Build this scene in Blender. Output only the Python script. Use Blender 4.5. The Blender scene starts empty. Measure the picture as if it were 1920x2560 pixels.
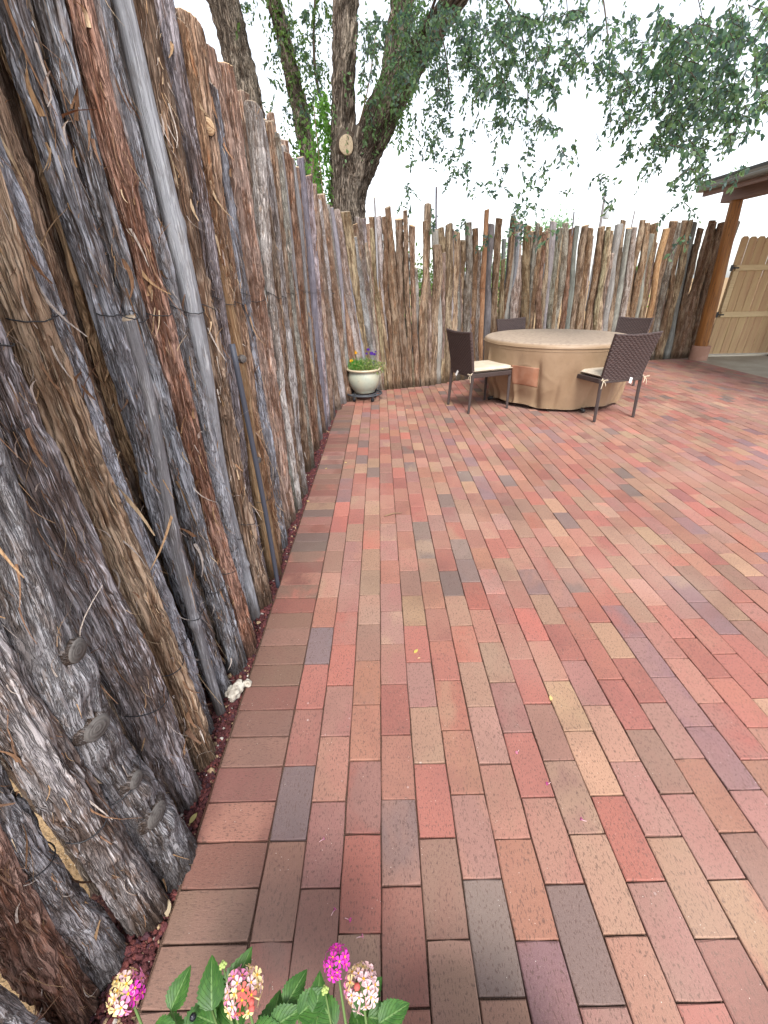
import bpy, math, random
import numpy as np
from mathutils import Vector, Matrix

R = random.Random(7)
NP = np.random.RandomState(11)
S = bpy.context.scene
COL = S.collection

# ------------------------------------------------------------------ camera
cam_d = bpy.data.cameras.new('camera')
cam = bpy.data.objects.new('camera', cam_d)
COL.objects.link(cam)
S.camera = cam
pitch, yaw, roll = 0.4921, 0.0006, -0.0215
Fh = Vector((math.sin(yaw), math.cos(yaw), 0)); Rt = Vector((math.cos(yaw), -math.sin(yaw), 0)); Up = Vector((0, 0, 1))
fw = Fh*math.cos(pitch) - Up*math.sin(pitch)
up = Fh*math.sin(pitch) + Up*math.cos(pitch)
r2 = Rt*math.cos(roll) + up*math.sin(roll)
u2 = -Rt*math.sin(roll) + up*math.cos(roll)
m = Matrix((r2, u2, -fw)).transposed().to_4x4()
m.translation = Vector((0.3258, -0.5898, 1.3055))
cam.matrix_world = m
cam_d.sensor_fit = 'VERTICAL'
cam_d.sensor_height = 24.0
cam_d.lens = 24.0*1065.5/2560.0
cam_d.clip_start = 0.02
cam_d.clip_end = 1500

# ------------------------------------------------------------------ world, sun, exposure
W = bpy.data.worlds.new('World'); S.world = W; W.use_nodes = True
nt = W.node_tree; nt.nodes.clear()
sky = nt.nodes.new('ShaderNodeTexSky'); sky.sky_type = 'NISHITA'; sky.sun_disc = False
SUN_EL, SUN_AZ = math.radians(52), math.radians(172)   # azimuth measured clockwise from +Y
sky.sun_elevation = SUN_EL; sky.sun_rotation = SUN_AZ
sky.air_density = 1.0; sky.dust_density = 1.6; sky.ozone_density = 1.0
hs = nt.nodes.new('ShaderNodeHueSaturation'); hs.inputs['Saturation'].default_value = 0.28
bg = nt.nodes.new('ShaderNodeBackground'); bg.inputs['Strength'].default_value = 0.13
wo = nt.nodes.new('ShaderNodeOutputWorld')
nt.links.new(sky.outputs[0], hs.inputs['Color']); nt.links.new(hs.outputs[0], bg.inputs[0]); nt.links.new(bg.outputs[0], wo.inputs[0])

sd = bpy.data.lights.new('sun', 'SUN'); sd.energy = 1.5; sd.angle = math.radians(18); sd.color = (1.0, 0.95, 0.88)
sun = bpy.data.objects.new('sun', sd); COL.objects.link(sun)
sdir = Vector((math.sin(SUN_AZ)*math.cos(SUN_EL), math.cos(SUN_AZ)*math.cos(SUN_EL), math.sin(SUN_EL)))
sun.rotation_euler = (-sdir).to_track_quat('-Z', 'Y').to_euler()
sun.location = (3, 0, 8)

vs = S.view_settings
vs.view_transform = 'Standard'; vs.look = 'None'; vs.gamma = 1.0; vs.use_curve_mapping = False
vs.exposure = 1.60
S.cycles.max_bounces = 6
S.cycles.transparent_max_bounces = 8
S.cycles.use_denoising = True

# ------------------------------------------------------------------ helpers
def tag(o, label=None, cat=None, group=None, kind=None):
    if label: o['label'] = label
    if cat: o['category'] = cat
    if group: o['group'] = group
    if kind: o['kind'] = kind
    return o

def empty(name, loc=(0, 0, 0), rz=0.0, parent=None):
    o = bpy.data.objects.new(name, None); COL.objects.link(o)
    o.location = loc; o.rotation_euler = (0, 0, rz); o.empty_display_size = .1
    if parent: o.parent = parent
    return o

def link(name, me, mats=None, parent=None, loc=None, rot=None):
    if mats is not None:
        for x in (mats if isinstance(mats, (list, tuple)) else [mats]):
            me.materials.append(x)
    o = bpy.data.objects.new(name, me); COL.objects.link(o)
    if parent: o.parent = parent
    if loc is not None: o.location = loc
    if rot is not None: o.rotation_euler = rot
    return o

def npmesh(name, V, F, smooth=True, attrs=None, mi=None):
    """F: list of (n,k) int arrays"""
    me = bpy.data.meshes.new(name)
    V = np.asarray(V, np.float32)
    F = [np.asarray(f, np.int32) for f in F if len(f)]
    tot = np.concatenate([np.full(len(f), f.shape[1], np.int32) for f in F])
    lo = np.concatenate([f.ravel() for f in F])
    st = np.concatenate([[0], np.cumsum(tot)[:-1]]).astype(np.int32)
    me.vertices.add(len(V)); me.vertices.foreach_set('co', V.ravel())
    me.loops.add(len(lo)); me.loops.foreach_set('vertex_index', lo)
    me.polygons.add(len(tot)); me.polygons.foreach_set('loop_start', st)
    try: me.polygons.foreach_set('loop_total', tot)
    except Exception: pass
    me.polygons.foreach_set('use_smooth', np.full(len(tot), smooth, bool))
    if mi is not None: me.polygons.foreach_set('material_index', np.asarray(mi, np.int32))
    me.update(calc_edges=True)
    for k, (ty, a) in (attrs or {}).items():
        at = me.attributes.new(k, ty, 'POINT')
        a = np.asarray(a, np.float32)
        at.data.foreach_set({'FLOAT': 'value', 'FLOAT_VECTOR': 'vector', 'FLOAT_COLOR': 'color'}[ty], a.ravel())
    return me

def smoothstep(a, b, x):
    t = np.clip((x-a)/(b-a), 0, 1); return t*t*(3-2*t)

def vnoise(x, y, z, seed=0):
    xi, yi, zi = np.floor(x), np.floor(y), np.floor(z)
    fx, fy, fz = x-xi, y-yi, z-zi
    xi, yi, zi = xi.astype(np.int64), yi.astype(np.int64), zi.astype(np.int64)
    fx = fx*fx*(3-2*fx); fy = fy*fy*(3-2*fy); fz = fz*fz*(3-2*fz)
    def h(a, b, c):
        n = (a*374761393 + b*668265263 + c*2147483647 + seed*1274126177) & 0xffffffff
        n = ((n ^ (n >> 13))*1274126177) & 0xffffffff
        n = ((n ^ (n >> 16))*2246822519) & 0xffffffff
        return ((n ^ (n >> 15)) & 0xffff)/65535.0
    r = 0
    for a in (0, 1):
        wx = fx if a else 1-fx
        for b in (0, 1):
            wy = fy if b else 1-fy
            for c in (0, 1):
                r = r + wx*wy*(fz if c else 1-fz)*h(xi+a, yi+b, zi+c)
    return r

def nz(p, s, seed=0):
    return vnoise(p[..., 0]*s[0]+31.7, p[..., 1]*s[1]+17.3, p[..., 2]*s[2]+5.1, seed)

def frames(P):
    T = np.gradient(P, axis=0); T /= np.linalg.norm(T, axis=1)[:, None]
    ref = np.array([0., 1., 0.]) if abs(T[0][1]) < .9 else np.array([1., 0., 0.])
    A = [np.cross(ref, T[0])]; A[0] /= np.linalg.norm(A[0])
    for i in range(1, len(P)):
        a = A[-1]-T[i]*A[-1].dot(T[i]); A.append(a/np.linalg.norm(a))
    A = np.array(A); B = np.cross(T, A)
    return T, A, B

def resample(P, m_):
    P = np.asarray(P, float)
    d = np.concatenate([[0], np.cumsum(np.linalg.norm(np.diff(P, axis=0), axis=1))])
    t = np.linspace(0, d[-1], m_)
    # smooth (catmull-ish) by linear then box filter
    Q = np.stack([np.interp(t, d, P[:, i]) for i in range(3)], 1)
    k = max(1, m_//(len(P)*2)) if len(P) > 2 else 0
    for _ in range(3 if k else 0):
        Qp = np.pad(Q, ((k, k), (0, 0)), 'edge'); c = np.cumsum(np.pad(Qp, ((1, 0), (0, 0))), axis=0)
        w = 2*k+1
        Q2 = (c[w:]-c[:-w])/w
        Q2[0] = Q[0]; Q2[-1] = Q[-1]; Q = Q2
    return Q, t

def log_arrays(P, s, rad, n, kind, seed, knots=(), cap=True, slant=.3):
    """bark covered log along path P (m,3), arc s, radius rad(m)."""
    m_ = len(P)
    th = np.linspace(0, 2*np.pi, n, endpoint=False)
    T, A, B = frames(P)
    c, sn = np.cos(th), np.sin(th)
    Rr = rad[:, None]*np.ones((1, n))
    rng = np.random.RandomState(seed)
    tw = rng.uniform(-.5, .5)
    tt = th[None, :] + tw*s[:, None]
    q = np.stack([np.cos(tt)*Rr, np.sin(tt)*Rr, s[:, None]*np.ones((1, n))], -1)
    # slightly irregular cross section
    lf = nz(q, (14, 14, 1.6), seed)-.5
    Rr = Rr*(1+.22*lf)
    amp, F, G, plate = dict(shag=(.0085, 105, 7.5, .0060), grey=(.0080, 115, 6, .0045), bare=(.0014, 60, 2.2, 0), tan=(.0022, 50, 2.5, .0012), trunk=(.040, 24, 4.0, .016))[kind]
    wq = q.copy(); wob = (nz(q, (8, 8, 9), seed+5)-.5)*.016
    wq[..., 0] += wob; wq[..., 1] += wob*.8
    n1 = 1-np.abs(2*nz(wq, (F, F, G), seed+1)-1)
    n2 = 1-np.abs(2*nz(wq, (F*2.3, F*2.3, G*2.6), seed+2)-1)
    pl = smoothstep(.47, .56, nz(wq, (F*.42, F*.42, G*.8), seed+3))
    patch = nz(q, (9, 9, 2.2), seed+4)
    n1 = n1**1.5
    D = amp*(n1-.55)+amp*.55*(n2-.5)+plate*(pl-.5)
    Rr = Rr+D
    for (kt, kz, ks, kh) in knots:
        dth = (th[None, :]-kt+np.pi) % (2*np.pi)-np.pi
        g = np.exp(-((dth*rad[:, None])**2+((s-kz)[:, None])**2)/(2*ks*ks))
        Rr = Rr+kh*g
    V = P[:, None, :]+A[:, None, :]*(c*Rr)[..., None]+B[:, None, :]*(sn*Rr)[..., None]
    if slant:
        sx, sy = rng.uniform(-slant, slant, 2)
        k = smoothstep(s[-1]-.12, s[-1], s)[:, None, None]
        sh = (sx*c+sy*sn)*Rr
        V = V + k*(sh[..., None]*T[:, None, :])
    idx = np.arange(m_*n).reshape(m_, n)
    F1 = np.stack([idx[:-1], np.roll(idx[:-1], -1, 1), np.roll(idx[1:], -1, 1), idx[1:]], -1).reshape(-1, 4)
    V = V.reshape(-1, 3)
    fc = q.reshape(-1, 3)
    wear = (.55*n1+.45*pl).ravel()
    faces = [F1]; mi = [np.zeros(len(F1), int)]
    if cap:
        ring = V[idx[-1]]
        cc = ring.mean(0)
        ir = cc+(ring-cc)*.86+T[-1]*.004
        a = len(V)
        V = np.concatenate([V, ir, [cc+T[-1]*.002]])
        fc = np.concatenate([fc, fc[idx[-1]]*[.85, .85, 1], [[0, 0, s[-1]]]])
        wear = np.concatenate([wear, np.ones(n+1)])
        ii = np.arange(a, a+n)
        Fq = np.stack([idx[-1], np.roll(idx[-1], -1), np.roll(ii, -1), ii], -1)
        Ft = np.stack([ii, np.roll(ii, -1), np.full(n, a+n)], -1)
        faces = [np.concatenate([F1, Fq]), Ft]
        mi = [np.zeros(len(F1), int), np.ones(n, int), np.ones(n, int)]
    rf = dict(P=P, T=T, A=A, B=B, s=s, rad=rad)
    return V, faces, {'fc': ('FLOAT_VECTOR', fc), 'wear': ('FLOAT', wear)}, np.concatenate(mi), rf

def box_bm(V, F, c, d, rot=None):
    """append a box (centre c, full dims d)"""
    b = len(V)
    for sx in (-1, 1):
        for sy in (-1, 1):
            for sz in (-1, 1):
                p = Vector((sx*d[0]/2, sy*d[1]/2, sz*d[2]/2))
                if rot: p = rot @ p
                V.append((p+Vector(c))[:])
    for f in ((0, 1, 3, 2), (4, 6, 7, 5), (0, 4, 5, 1), (2, 3, 7, 6), (0, 2, 6, 4), (1, 5, 7, 3)):
        F.append([b+i for i in f])

def boxes(name, L, mat, parent=None, bevel=.003, loc=None):
    V, F = [], []
    for b in L: box_bm(V, F, *b)
    me = npmesh(name, V, [np.array(F)], smooth=False)
    o = link(name, me, mat, parent, loc)
    if bevel:
        bv = o.modifiers.new('b', 'BEVEL'); bv.width = bevel; bv.segments = 2; bv.limit_method = 'ANGLE'
    return o

def tube_arr(P, rad, n=8, m_=None, caps=True):
    P = np.asarray(P, float)
    if m_: P, s = resample(P, m_)
    rad = np.broadcast_to(np.interp(np.linspace(0, 1, len(P)), np.linspace(0, 1, len(np.atleast_1d(rad))), np.atleast_1d(rad)), (len(P),))
    T, A, B = frames(P)
    th = np.linspace(0, 2*np.pi, n, endpoint=False)
    V = P[:, None]+(A[:, None]*np.cos(th)[None, :, None]+B[:, None]*np.sin(th)[None, :, None])*rad[:, None, None]
    idx = np.arange(len(P)*n).reshape(len(P), n)
    F = np.stack([idx[:-1], np.roll(idx[:-1], -1, 1), np.roll(idx[1:], -1, 1), idx[1:]], -1).reshape(-1, 4)
    V = V.reshape(-1, 3)
    if caps:
        a = len(V); V = np.concatenate([V, [P[0]], [P[-1]]])
        Ft = np.concatenate([np.stack([np.roll(idx[0], -1), idx[0], np.full(n, a)], -1), np.stack([idx[-1], np.roll(idx[-1], -1), np.full(n, a+1)], -1)])
    else: Ft = np.zeros((0, 3), int)
    return V, F, Ft

class Acc:
    def __init__(s): s.V = []; s.Q = []; s.T = []; s.n = 0; s.at = {}
    def add(s, V, Q=None, T=None, **at):
        if Q is not None and len(Q): s.Q.append(np.asarray(Q)+s.n)
        if T is not None and len(T): s.T.append(np.asarray(T)+s.n)
        s.V.append(np.asarray(V, float)); s.n += len(V)
        for k, a in at.items(): s.at.setdefault(k, []).append(np.broadcast_to(np.asarray(a, float), (len(V), len(np.atleast_1d(a))) if np.ndim(a) < 2 else np.shape(a)))
    def build(s, name, mat, parent=None, smooth=True, loc=None):
        fs = []
        if s.Q: fs.append(np.concatenate(s.Q))
        if s.T: fs.append(np.concatenate(s.T))
        at = {}
        for k, a in s.at.items():
            a = np.concatenate(a)
            if a.shape[1] == 4: at[k] = ('FLOAT_COLOR', a)
            elif a.shape[1] == 3: at[k] = ('FLOAT_VECTOR', a)
            else: at[k] = ('FLOAT', a[:, 0])
        return link(name, npmesh(name, np.concatenate(s.V), fs, smooth, at), mat, parent, loc)

def lathe_arr(prof, n=48, c=(0, 0, 0)):
    prof = np.asarray(prof, float); th = np.linspace(0, 2*np.pi, n, endpoint=False)
    V = np.stack([prof[:, None, 0]*np.cos(th), prof[:, None, 0]*np.sin(th), prof[:, None, 1]*np.ones(n)], -1)+np.array(c)
    idx = np.arange(len(prof)*n).reshape(len(prof), n)
    F = np.stack([idx[:-1], np.roll(idx[:-1], -1, 1), np.roll(idx[1:], -1, 1), idx[1:]], -1).reshape(-1, 4)
    return V.reshape(-1, 3), F

# ------------------------------------------------------------------ materials
class M:
    """tiny node builder"""
    def __init__(s, name, rough=.8, spec=.3):
        s.m = bpy.data.materials.new(name); s.m.use_nodes = True; s.t = s.m.node_tree
        s.b = s.t.nodes['Principled BSDF']; s.b.inputs['Roughness'].default_value = rough
        s.b.inputs['Specular IOR Level'].default_value = spec
    def n(s, ty, **kw):
        x = s.t.nodes.new(ty)
        for k, v in kw.items():
            if k in x.inputs: s.set(x.inputs[k], v)
            else: setattr(x, k, v)
        return x
    def set(s, sock, v):
        if isinstance(v, bpy.types.NodeSocket): s.t.links.new(v, sock)
        else: sock.default_value = v
    def attr(s, name, out='Fac'):
        x = s.n('ShaderNodeAttribute'); x.attribute_name = name; return x.outputs[out]
    def pos(s): return s.n('ShaderNodeNewGeometry').outputs['Position']
    def obj(s): return s.n('ShaderNodeTexCoord').outputs['Object']
    def rnd(s): return s.n('ShaderNodeObjectInfo').outputs['Random']
    def vmul(s, v, sc):
        x = s.n('ShaderNodeMapping'); s.set(x.inputs[0], v); x.inputs['Scale'].default_value = sc if hasattr(sc, '__len__') else (sc,)*3
        return x.outputs[0]
    def vadd(s, v, f):
        x = s.n('ShaderNodeVectorMath', operation='ADD'); s.set(x.inputs[0], v)
        if isinstance(f, bpy.types.NodeSocket):
            y = s.n('ShaderNodeMath', operation='MULTIPLY'); s.set(y.inputs[0], f); y.inputs[1].default_value = 53.0
            s.t.links.new(y.outputs[0], x.inputs[1])
        else: x.inputs[1].default_value = f
        return x.outputs[0]
    def noise(s, v, sc=1.0, det=3, rough=.5, dist=0.0):
        x = s.n('ShaderNodeTexNoise'); s.set(x.inputs['Vector'], v); x.inputs['Scale'].default_value = sc
        x.inputs['Detail'].default_value = det; x.inputs['Roughness'].default_value = rough; x.inputs['Distortion'].default_value = dist
        return x.outputs['Fac']
    def vor(s, v, sc, feat='F1', out='Distance'):
        x = s.n('ShaderNodeTexVoronoi'); x.feature = feat; s.set(x.inputs['Vector'], v); x.inputs['Scale'].default_value = sc
        return x.outputs[out]
    def step(s, f, a, b):
        x = s.n('ShaderNodeMapRange'); x.interpolation_type = 'SMOOTHSTEP'; s.set(x.inputs[0], f); x.inputs[1].default_value = a; x.inputs[2].default_value = b
        return x.outputs[0]
    def rng(s, f, a, b, c, d):
        x = s.n('ShaderNodeMapRange'); s.set(x.inputs[0], f)
        for i, v in enumerate((a, b, c, d)): x.inputs[i+1].default_value = v
        return x.outputs[0]
    def mix(s, f, a, b, mode='MIX'):
        x = s.n('ShaderNodeMix'); x.data_type = 'RGBA'; x.blend_type = mode
        s.set(x.inputs[0], f)
        for i, v in ((6, a), (7, b)):
            if isinstance(v, (tuple, list)): v = tuple(v)+(1,) if len(v) == 3 else v
            s.set(x.inputs[i], v)
        return x.outputs[2]
    def math(s, op, a, b=0.0):
        x = s.n('ShaderNodeMath', operation=op); s.set(x.inputs[0], a); s.set(x.inputs[1], b); return x.outputs[0]
    def ramp(s, f, stops):
        x = s.n('ShaderNodeValToRGB'); s.set(x.inputs[0], f); cr = x.color_ramp
        while len(cr.elements) < len(stops): cr.elements.new(.5)
        for e, (p, c) in zip(cr.elements, stops): e.position = p; e.color = tuple(c)+(1,)
        return x.outputs[0]
    def out(s, col, bump=None, dist=.003, strength=1.0, rough=None):
        if isinstance(col, (tuple, list)): col = tuple(col)+(1,)
        s.set(s.b.inputs['Base Color'], col)
        if rough is not None: s.set(s.b.inputs['Roughness'], rough)
        if bump is not None:
            x = s.n('ShaderNodeBump'); s.set(x.inputs['Height'], bump); x.inputs['Distance'].default_value = dist; x.inputs['Strength'].default_value = strength
            s.t.links.new(x.outputs[0], s.b.inputs['Normal'])
        return s.m

def bark_mat(name, inner, outer, hi, patchc=None, patch_amt=.5, fine=.004, scale=1.0, relief_rng=(.35, .75), crack=.75, fib=(150, 8.5)):
    a = M(name, .9, .15)
    v = a.vadd(a.attr('fc', 'Vector'), a.rnd())
    f0, g0 = fib[0]*scale, fib[1]*scale
    wv = a.n('ShaderNodeTexNoise'); a.set(wv.inputs['Vector'], v); wv.inputs['Scale'].default_value = 22*scale; wv.inputs['Detail'].default_value = 1
    dv = a.n('ShaderNodeVectorMath', operation='MULTIPLY_ADD'); a.set(dv.inputs[0], wv.outputs['Color']); dv.inputs[1].default_value = (.0065/scale,)*3; a.set(dv.inputs[2], v)
    vd_ = dv.outputs[0]
    n1 = a.noise(a.vmul(vd_, (f0, f0, g0)), 1, 3, .55)
    n2 = a.noise(a.vmul(vd_, (f0*2.6, f0*2.6, g0*2.2)), 1, 3, .6)
    n3 = a.noise(a.vmul(v, (8*scale, 8*scale, 2.6*scale)), 1, 4, .6)
    n4 = a.noise(a.vmul(vd_, (34*scale, 34*scale, 11*scale)), 1, 4, .65)
    w = a.math('ADD', a.math('MULTIPLY', a.attr('wear'), .55), a.math('MULTIPLY', n1, .55))
    f = a.step(w, relief_rng[0], relief_rng[1])
    f = a.math('MULTIPLY', f, a.step(n3, .30, .60))
    c = a.mix(f, inner, outer)  # weathered outer over inner bark; groove shade deepened in the inner tone
    c = a.mix(a.math('MULTIPLY', a.step(n2, .50, .66), a.step(n4, .38, .62)), c, hi)
    if patchc: c = a.mix(a.math('MULTIPLY', a.step(n4, .52, .66), patch_amt), c, patchc)
    # open cracks between the fibres
    ck = a.math('ABSOLUTE', a.math('SUBTRACT', n1, .5))
    cr_ = a.math('MULTIPLY', a.step(ck, .045, .004), a.step(n4, .32, .5))
    c = a.mix(a.math('MULTIPLY', cr_, crack), c, (inner[0]*.16, inner[1]*.15, inner[2]*.15))
    # damp, soil-stained foot
    sp = a.n('ShaderNodeSeparateXYZ'); a.set(sp.inputs[0], a.attr('fc', 'Vector'))
    ft = a.math('ADD', sp.outputs[2], a.math('MULTIPLY', n4, -.16))
    c = a.mix(a.math('MULTIPLY', a.step(ft, .11, .0), .7), c, (.045, .030, .022))
    oi = a.n('ShaderNodeObjectInfo')
    c = a.mix(1.0, c, oi.outputs['Color'], 'MULTIPLY')
    h = a.math('ADD', a.math('MULTIPLY', a.step(ck, .0, .10), 1.0), a.math('ADD', a.math('MULTIPLY', n2, .6), a.math('MULTIPLY', n4, .6)))
    return a.out(c, h, fine, 1.0)

MB_shag = bark_mat('bark_shaggy', (.145, .085, .058), (.36, .28, .235), (.56, .46, .38), (.27, .135, .075), .55, fine=.006)
MB_grey = bark_mat('bark_grey', (.125, .092, .078), (.42, .405, .425), (.74, .74, .79), (.22, .135, .09), .5, fine=.0055, relief_rng=(.30, .68))
MB_bare = bark_mat('bare_wood', (.14, .14, .155), (.27, .285, .32), (.43, .45, .49), (.10, .085, .075), .4, fine=.0016, relief_rng=(.2, .8), crack=.35, fib=(90, 3))
MB_tan = bark_mat('peeled_wood', (.22, .12, .065), (.42, .28, .17), (.56, .43, .30), (.17, .09, .05), .6, fine=.002, relief_rng=(.2, .7), crack=.4, fib=(80, 3.5))
MB_shag2 = bark_mat('bark_stringy', (.16, .105, .075), (.44, .36, .30), (.68, .60, .52), (.25, .16, .10), .4, fine=.008, fib=(95, 4.2), relief_rng=(.34, .62))
MB_grey2 = bark_mat('bark_weathered', (.14, .108, .092), (.46, .435, .44), (.78, .78, .80), (.24, .16, .11), .5, fine=.0045, relief_rng=(.28, .6), fib=(210, 15))
MB_trunk = bark_mat('trunk_bark', (.085, .065, .052), (.30, .25, .205), (.46, .39, .33), (.15, .105, .075), .4, fine=.022, scale=.36, fib=(110, 16), crack=.85)

def endgrain(name, c1, c2, c3):
    a = M(name, .9, .15)
    v = a.attr('fc', 'Vector')
    sp = a.n('ShaderNodeSeparateXYZ'); a.set(sp.inputs[0], v)
    r = a.math('SQRT', a.math('ADD', a.math('MULTIPLY', sp.outputs[0], sp.outputs[0]), a.math('MULTIPLY', sp.outputs[1], sp.outputs[1])))
    nn = a.noise(v, 60, 3)
    rr = a.math('ADD', a.math('MULTIPLY', r, 900), a.math('MULTIPLY', nn, 5))
    ring = a.math('SINE', rr)
    c = a.mix(a.rng(ring, -1, 1, 0, 1), c1, c2)
    c = a.mix(a.step(nn, .5, .75), c, c3)
    return a.out(c, ring, .0006, .6)
ME_old = endgrain('cut_end_weathered', (.28, .22, .16), (.36, .29, .22), (.20, .17, .15))
ME_new = endgrain('cut_end_fresh', (.50, .34, .20), (.60, .44, .28), (.40, .24, .13))
ME_dark = endgrain('cut_end_dark', (.10, .092, .088), (.125, .115, .11), (.06, .052, .05))

# ------------------------------------------------------------------ setting materials
def m_soil():
    a = M('sandy_soil', .95, .1); p = a.pos()
    n = a.noise(p, 3, 5, .6); n2 = a.noise(p, 60, 4, .7); v = a.vor(p, 90)
    c = a.ramp(n, [(.3, (.22, .14, .075)), (.55, (.31, .21, .115)), (.75, (.38, .27, .16))])
    c = a.mix(a.step(n2, .55, .7), c, (.26, .18, .11)); c = a.mix(a.step(v, .18, .08), c, (.52, .45, .36))
    return a.out(c, a.math('ADD', n2, a.math('MULTIPLY', v, .5)), .01)
def m_sand():
    a = M('joint_sand', .95, .05); p = a.pos()
    n = a.noise(p, 300, 3, .7); n2 = a.noise(p, 4, 3)
    c = a.mix(a.step(n, .4, .7), (.065, .040, .032), (.17, .11, .08)); c = a.mix(a.step(n2, .5, .7), c, (.09, .045, .035))
    return a.out(c, n, .001)
def m_brick():
    a = M('paver_brick', .78, .25); p = a.pos()
    t1, t2 = a.attr('tint', 'Color'), a.attr('tint2', 'Color')
    ids = a.attr('bid'); dr = a.attr('bdir')
    pv = a.vadd(p, ids)
    n = a.noise(a.vmul(pv, (7, 4.5, 1)), 1, 3, .5, .4)
    c = a.mix(a.step(n, .40, .62), t1, t2)
    # wire cut drag marks: short dark flecks along the brick
    d1 = a.noise(a.vmul(pv, (330, 110, 10)), 1, 2, .5)
    d2 = a.noise(a.vmul(pv, (110, 330, 10)), 1, 2, .5)
    dd = a.mix(dr, d1, d2)
    c = a.mix(a.math('MULTIPLY', a.step(dd, .565, .65), .68), c, (.085, .050, .042))
    f = a.noise(p, 700, 2, .7)
    c = a.mix(a.math('MULTIPLY', a.step(f, .5, .8), .28), c, (.62, .42, .32))
    c = a.mix(a.math('MULTIPLY', a.step(f, .5, .25), .35), c, (.13, .07, .055))
    g = a.noise(p, 1.3, 3, .5)
    c = a.mix(a.math('MULTIPLY', a.step(g, .5, .75), .14), c, (.46, .36, .30))     # thin dust film in patches
    g5 = a.noise(a.vadd(p, (7.3, 1.9, 0)), 2.1, 5, .62); g6 = a.noise(p, .7, 3)
    c = a.mix(a.math('MULTIPLY', a.step(g5, .50, .66), .22), c, (.11, .065, .055))     # stains that run across the bricks
    c = a.mix(a.math('MULTIPLY', a.step(g6, .5, .7), .16), c, (.42, .27, .23))
    s = a.vor(p, 75); s2 = a.noise(p, 9, 2)
    c = a.mix(a.math('MULTIPLY', a.step(s, .075, .04), a.step(s2, .5, .62)), c, (.75, .70, .62))
    s3 = a.vor(p, 26); s4 = a.noise(a.vadd(p, (4.1, 2.2, 0)), 1.1, 2)
    c = a.mix(a.math('MULTIPLY', a.step(s3, .12, .05), a.math('MULTIPLY', a.step(s4, .60, .72), .6)), c, (.70, .68, .68))  # white drips
    h = a.math('ADD', a.math('MULTIPLY', dd, -.8), a.math('MULTIPLY', f, .6))
    return a.out(c, h, .0016, .7, rough=a.rng(g, .3, .7, .62, .85))
def m_gravel():
    a = M('lava_gravel', .92, .15); t = a.attr('tint', 'Color'); p = a.pos()
    n = a.noise(p, 400, 3, .7)
    c = a.mix(a.step(n, .4, .7), t, a.mix(1.0, t, (.45, .42, .45), 'MULTIPLY'))
    return a.out(c, n, .0015)
def m_conc():
    a = M('concrete', .9, .2); p = a.pos()
    n = a.noise(p, 1.7, 5, .6); n2 = a.noise(p, 40, 4, .7); n3 = a.noise(p, 250, 2)
    c = a.ramp(n, [(.3, (.30, .25, .19)), (.6, (.42, .37, .29)), (.8, (.50, .45, .37))])
    c = a.mix(a.math('MULTIPLY', a.step(n2, .5, .7), .4), c, (.27, .22, .17))
    return a.out(c, n3, .001)
SOIL, SAND, BRICK, GRAVEL, CONC = m_soil(), m_sand(), m_brick(), m_gravel(), m_conc()

# fence centre lines --------------------------------------------------------
LINE = [(-.30, -3.0), (-.30, 1.0), (-.295, 3.0), (-.265, 4.3), (-.18, 4.75), (-.05, 5.0), (.10, 5.20), (.33, 5.46), (1.05, 5.72), (1.5, 6.02), (2.6, 6.58), (3.95, 7.07), (5.25, 7.46), (6.3, 7.66), (9.0, 7.9)]
LX = [p[0] for p in LINE[3:]]; LY = [p[1] for p in LINE[3:]]
def fence_y(x): return float(np.interp(x, LX, LY))

# ground
n = 60
gx = np.concatenate([[-400, -60, -15], np.linspace(-6, 12, n), [30, 90, 400]]); gy = np.concatenate([[-400, -60, -12], np.linspace(-5, 16, n), [40, 120, 500]])
X, Y = np.meshgrid(gx, gy, indexing='ij'); P3 = np.stack([X, Y, 0*X], -1)
Z = -.055+.03*(nz(P3, (1.1, 1.1, 1), 3)-.5)
idx = np.arange(X.size).reshape(X.shape)
F = np.stack([idx[:-1, :-1], idx[1:, :-1], idx[1:, 1:], idx[:-1, 1:]], -1).reshape(-1, 4)
g = link('ground', npmesh('ground', np.stack([X, Y, Z], -1).reshape(-1, 3), [F]), SOIL); tag(g, kind='structure')

# bedding under the bricks
pts = [(-.205, -1.6)]+[(-.205, 4.2)]+[(x+(.06 if x < .2 else 0), fence_y(x)-.03) for x in (-.16, -.05, .1, .33, 1.05, 1.5, 2.6, 3.95, 5.25, 5.9)]+[(5.9, -1.6)]
me = bpy.data.meshes.new('bedding')
zt, zb = -.010, -.09
nn = len(pts)
me.from_pydata([(x, y, zt) for x, y in pts]+[(x, y, zb) for x, y in pts], [], [list(range(nn))[::-1]]+[[i, (i+1) % nn, nn+(i+1) % nn, nn+i] for i in range(nn)])
pave = link('paving', me, SAND); tag(pave, kind='structure')

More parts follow.
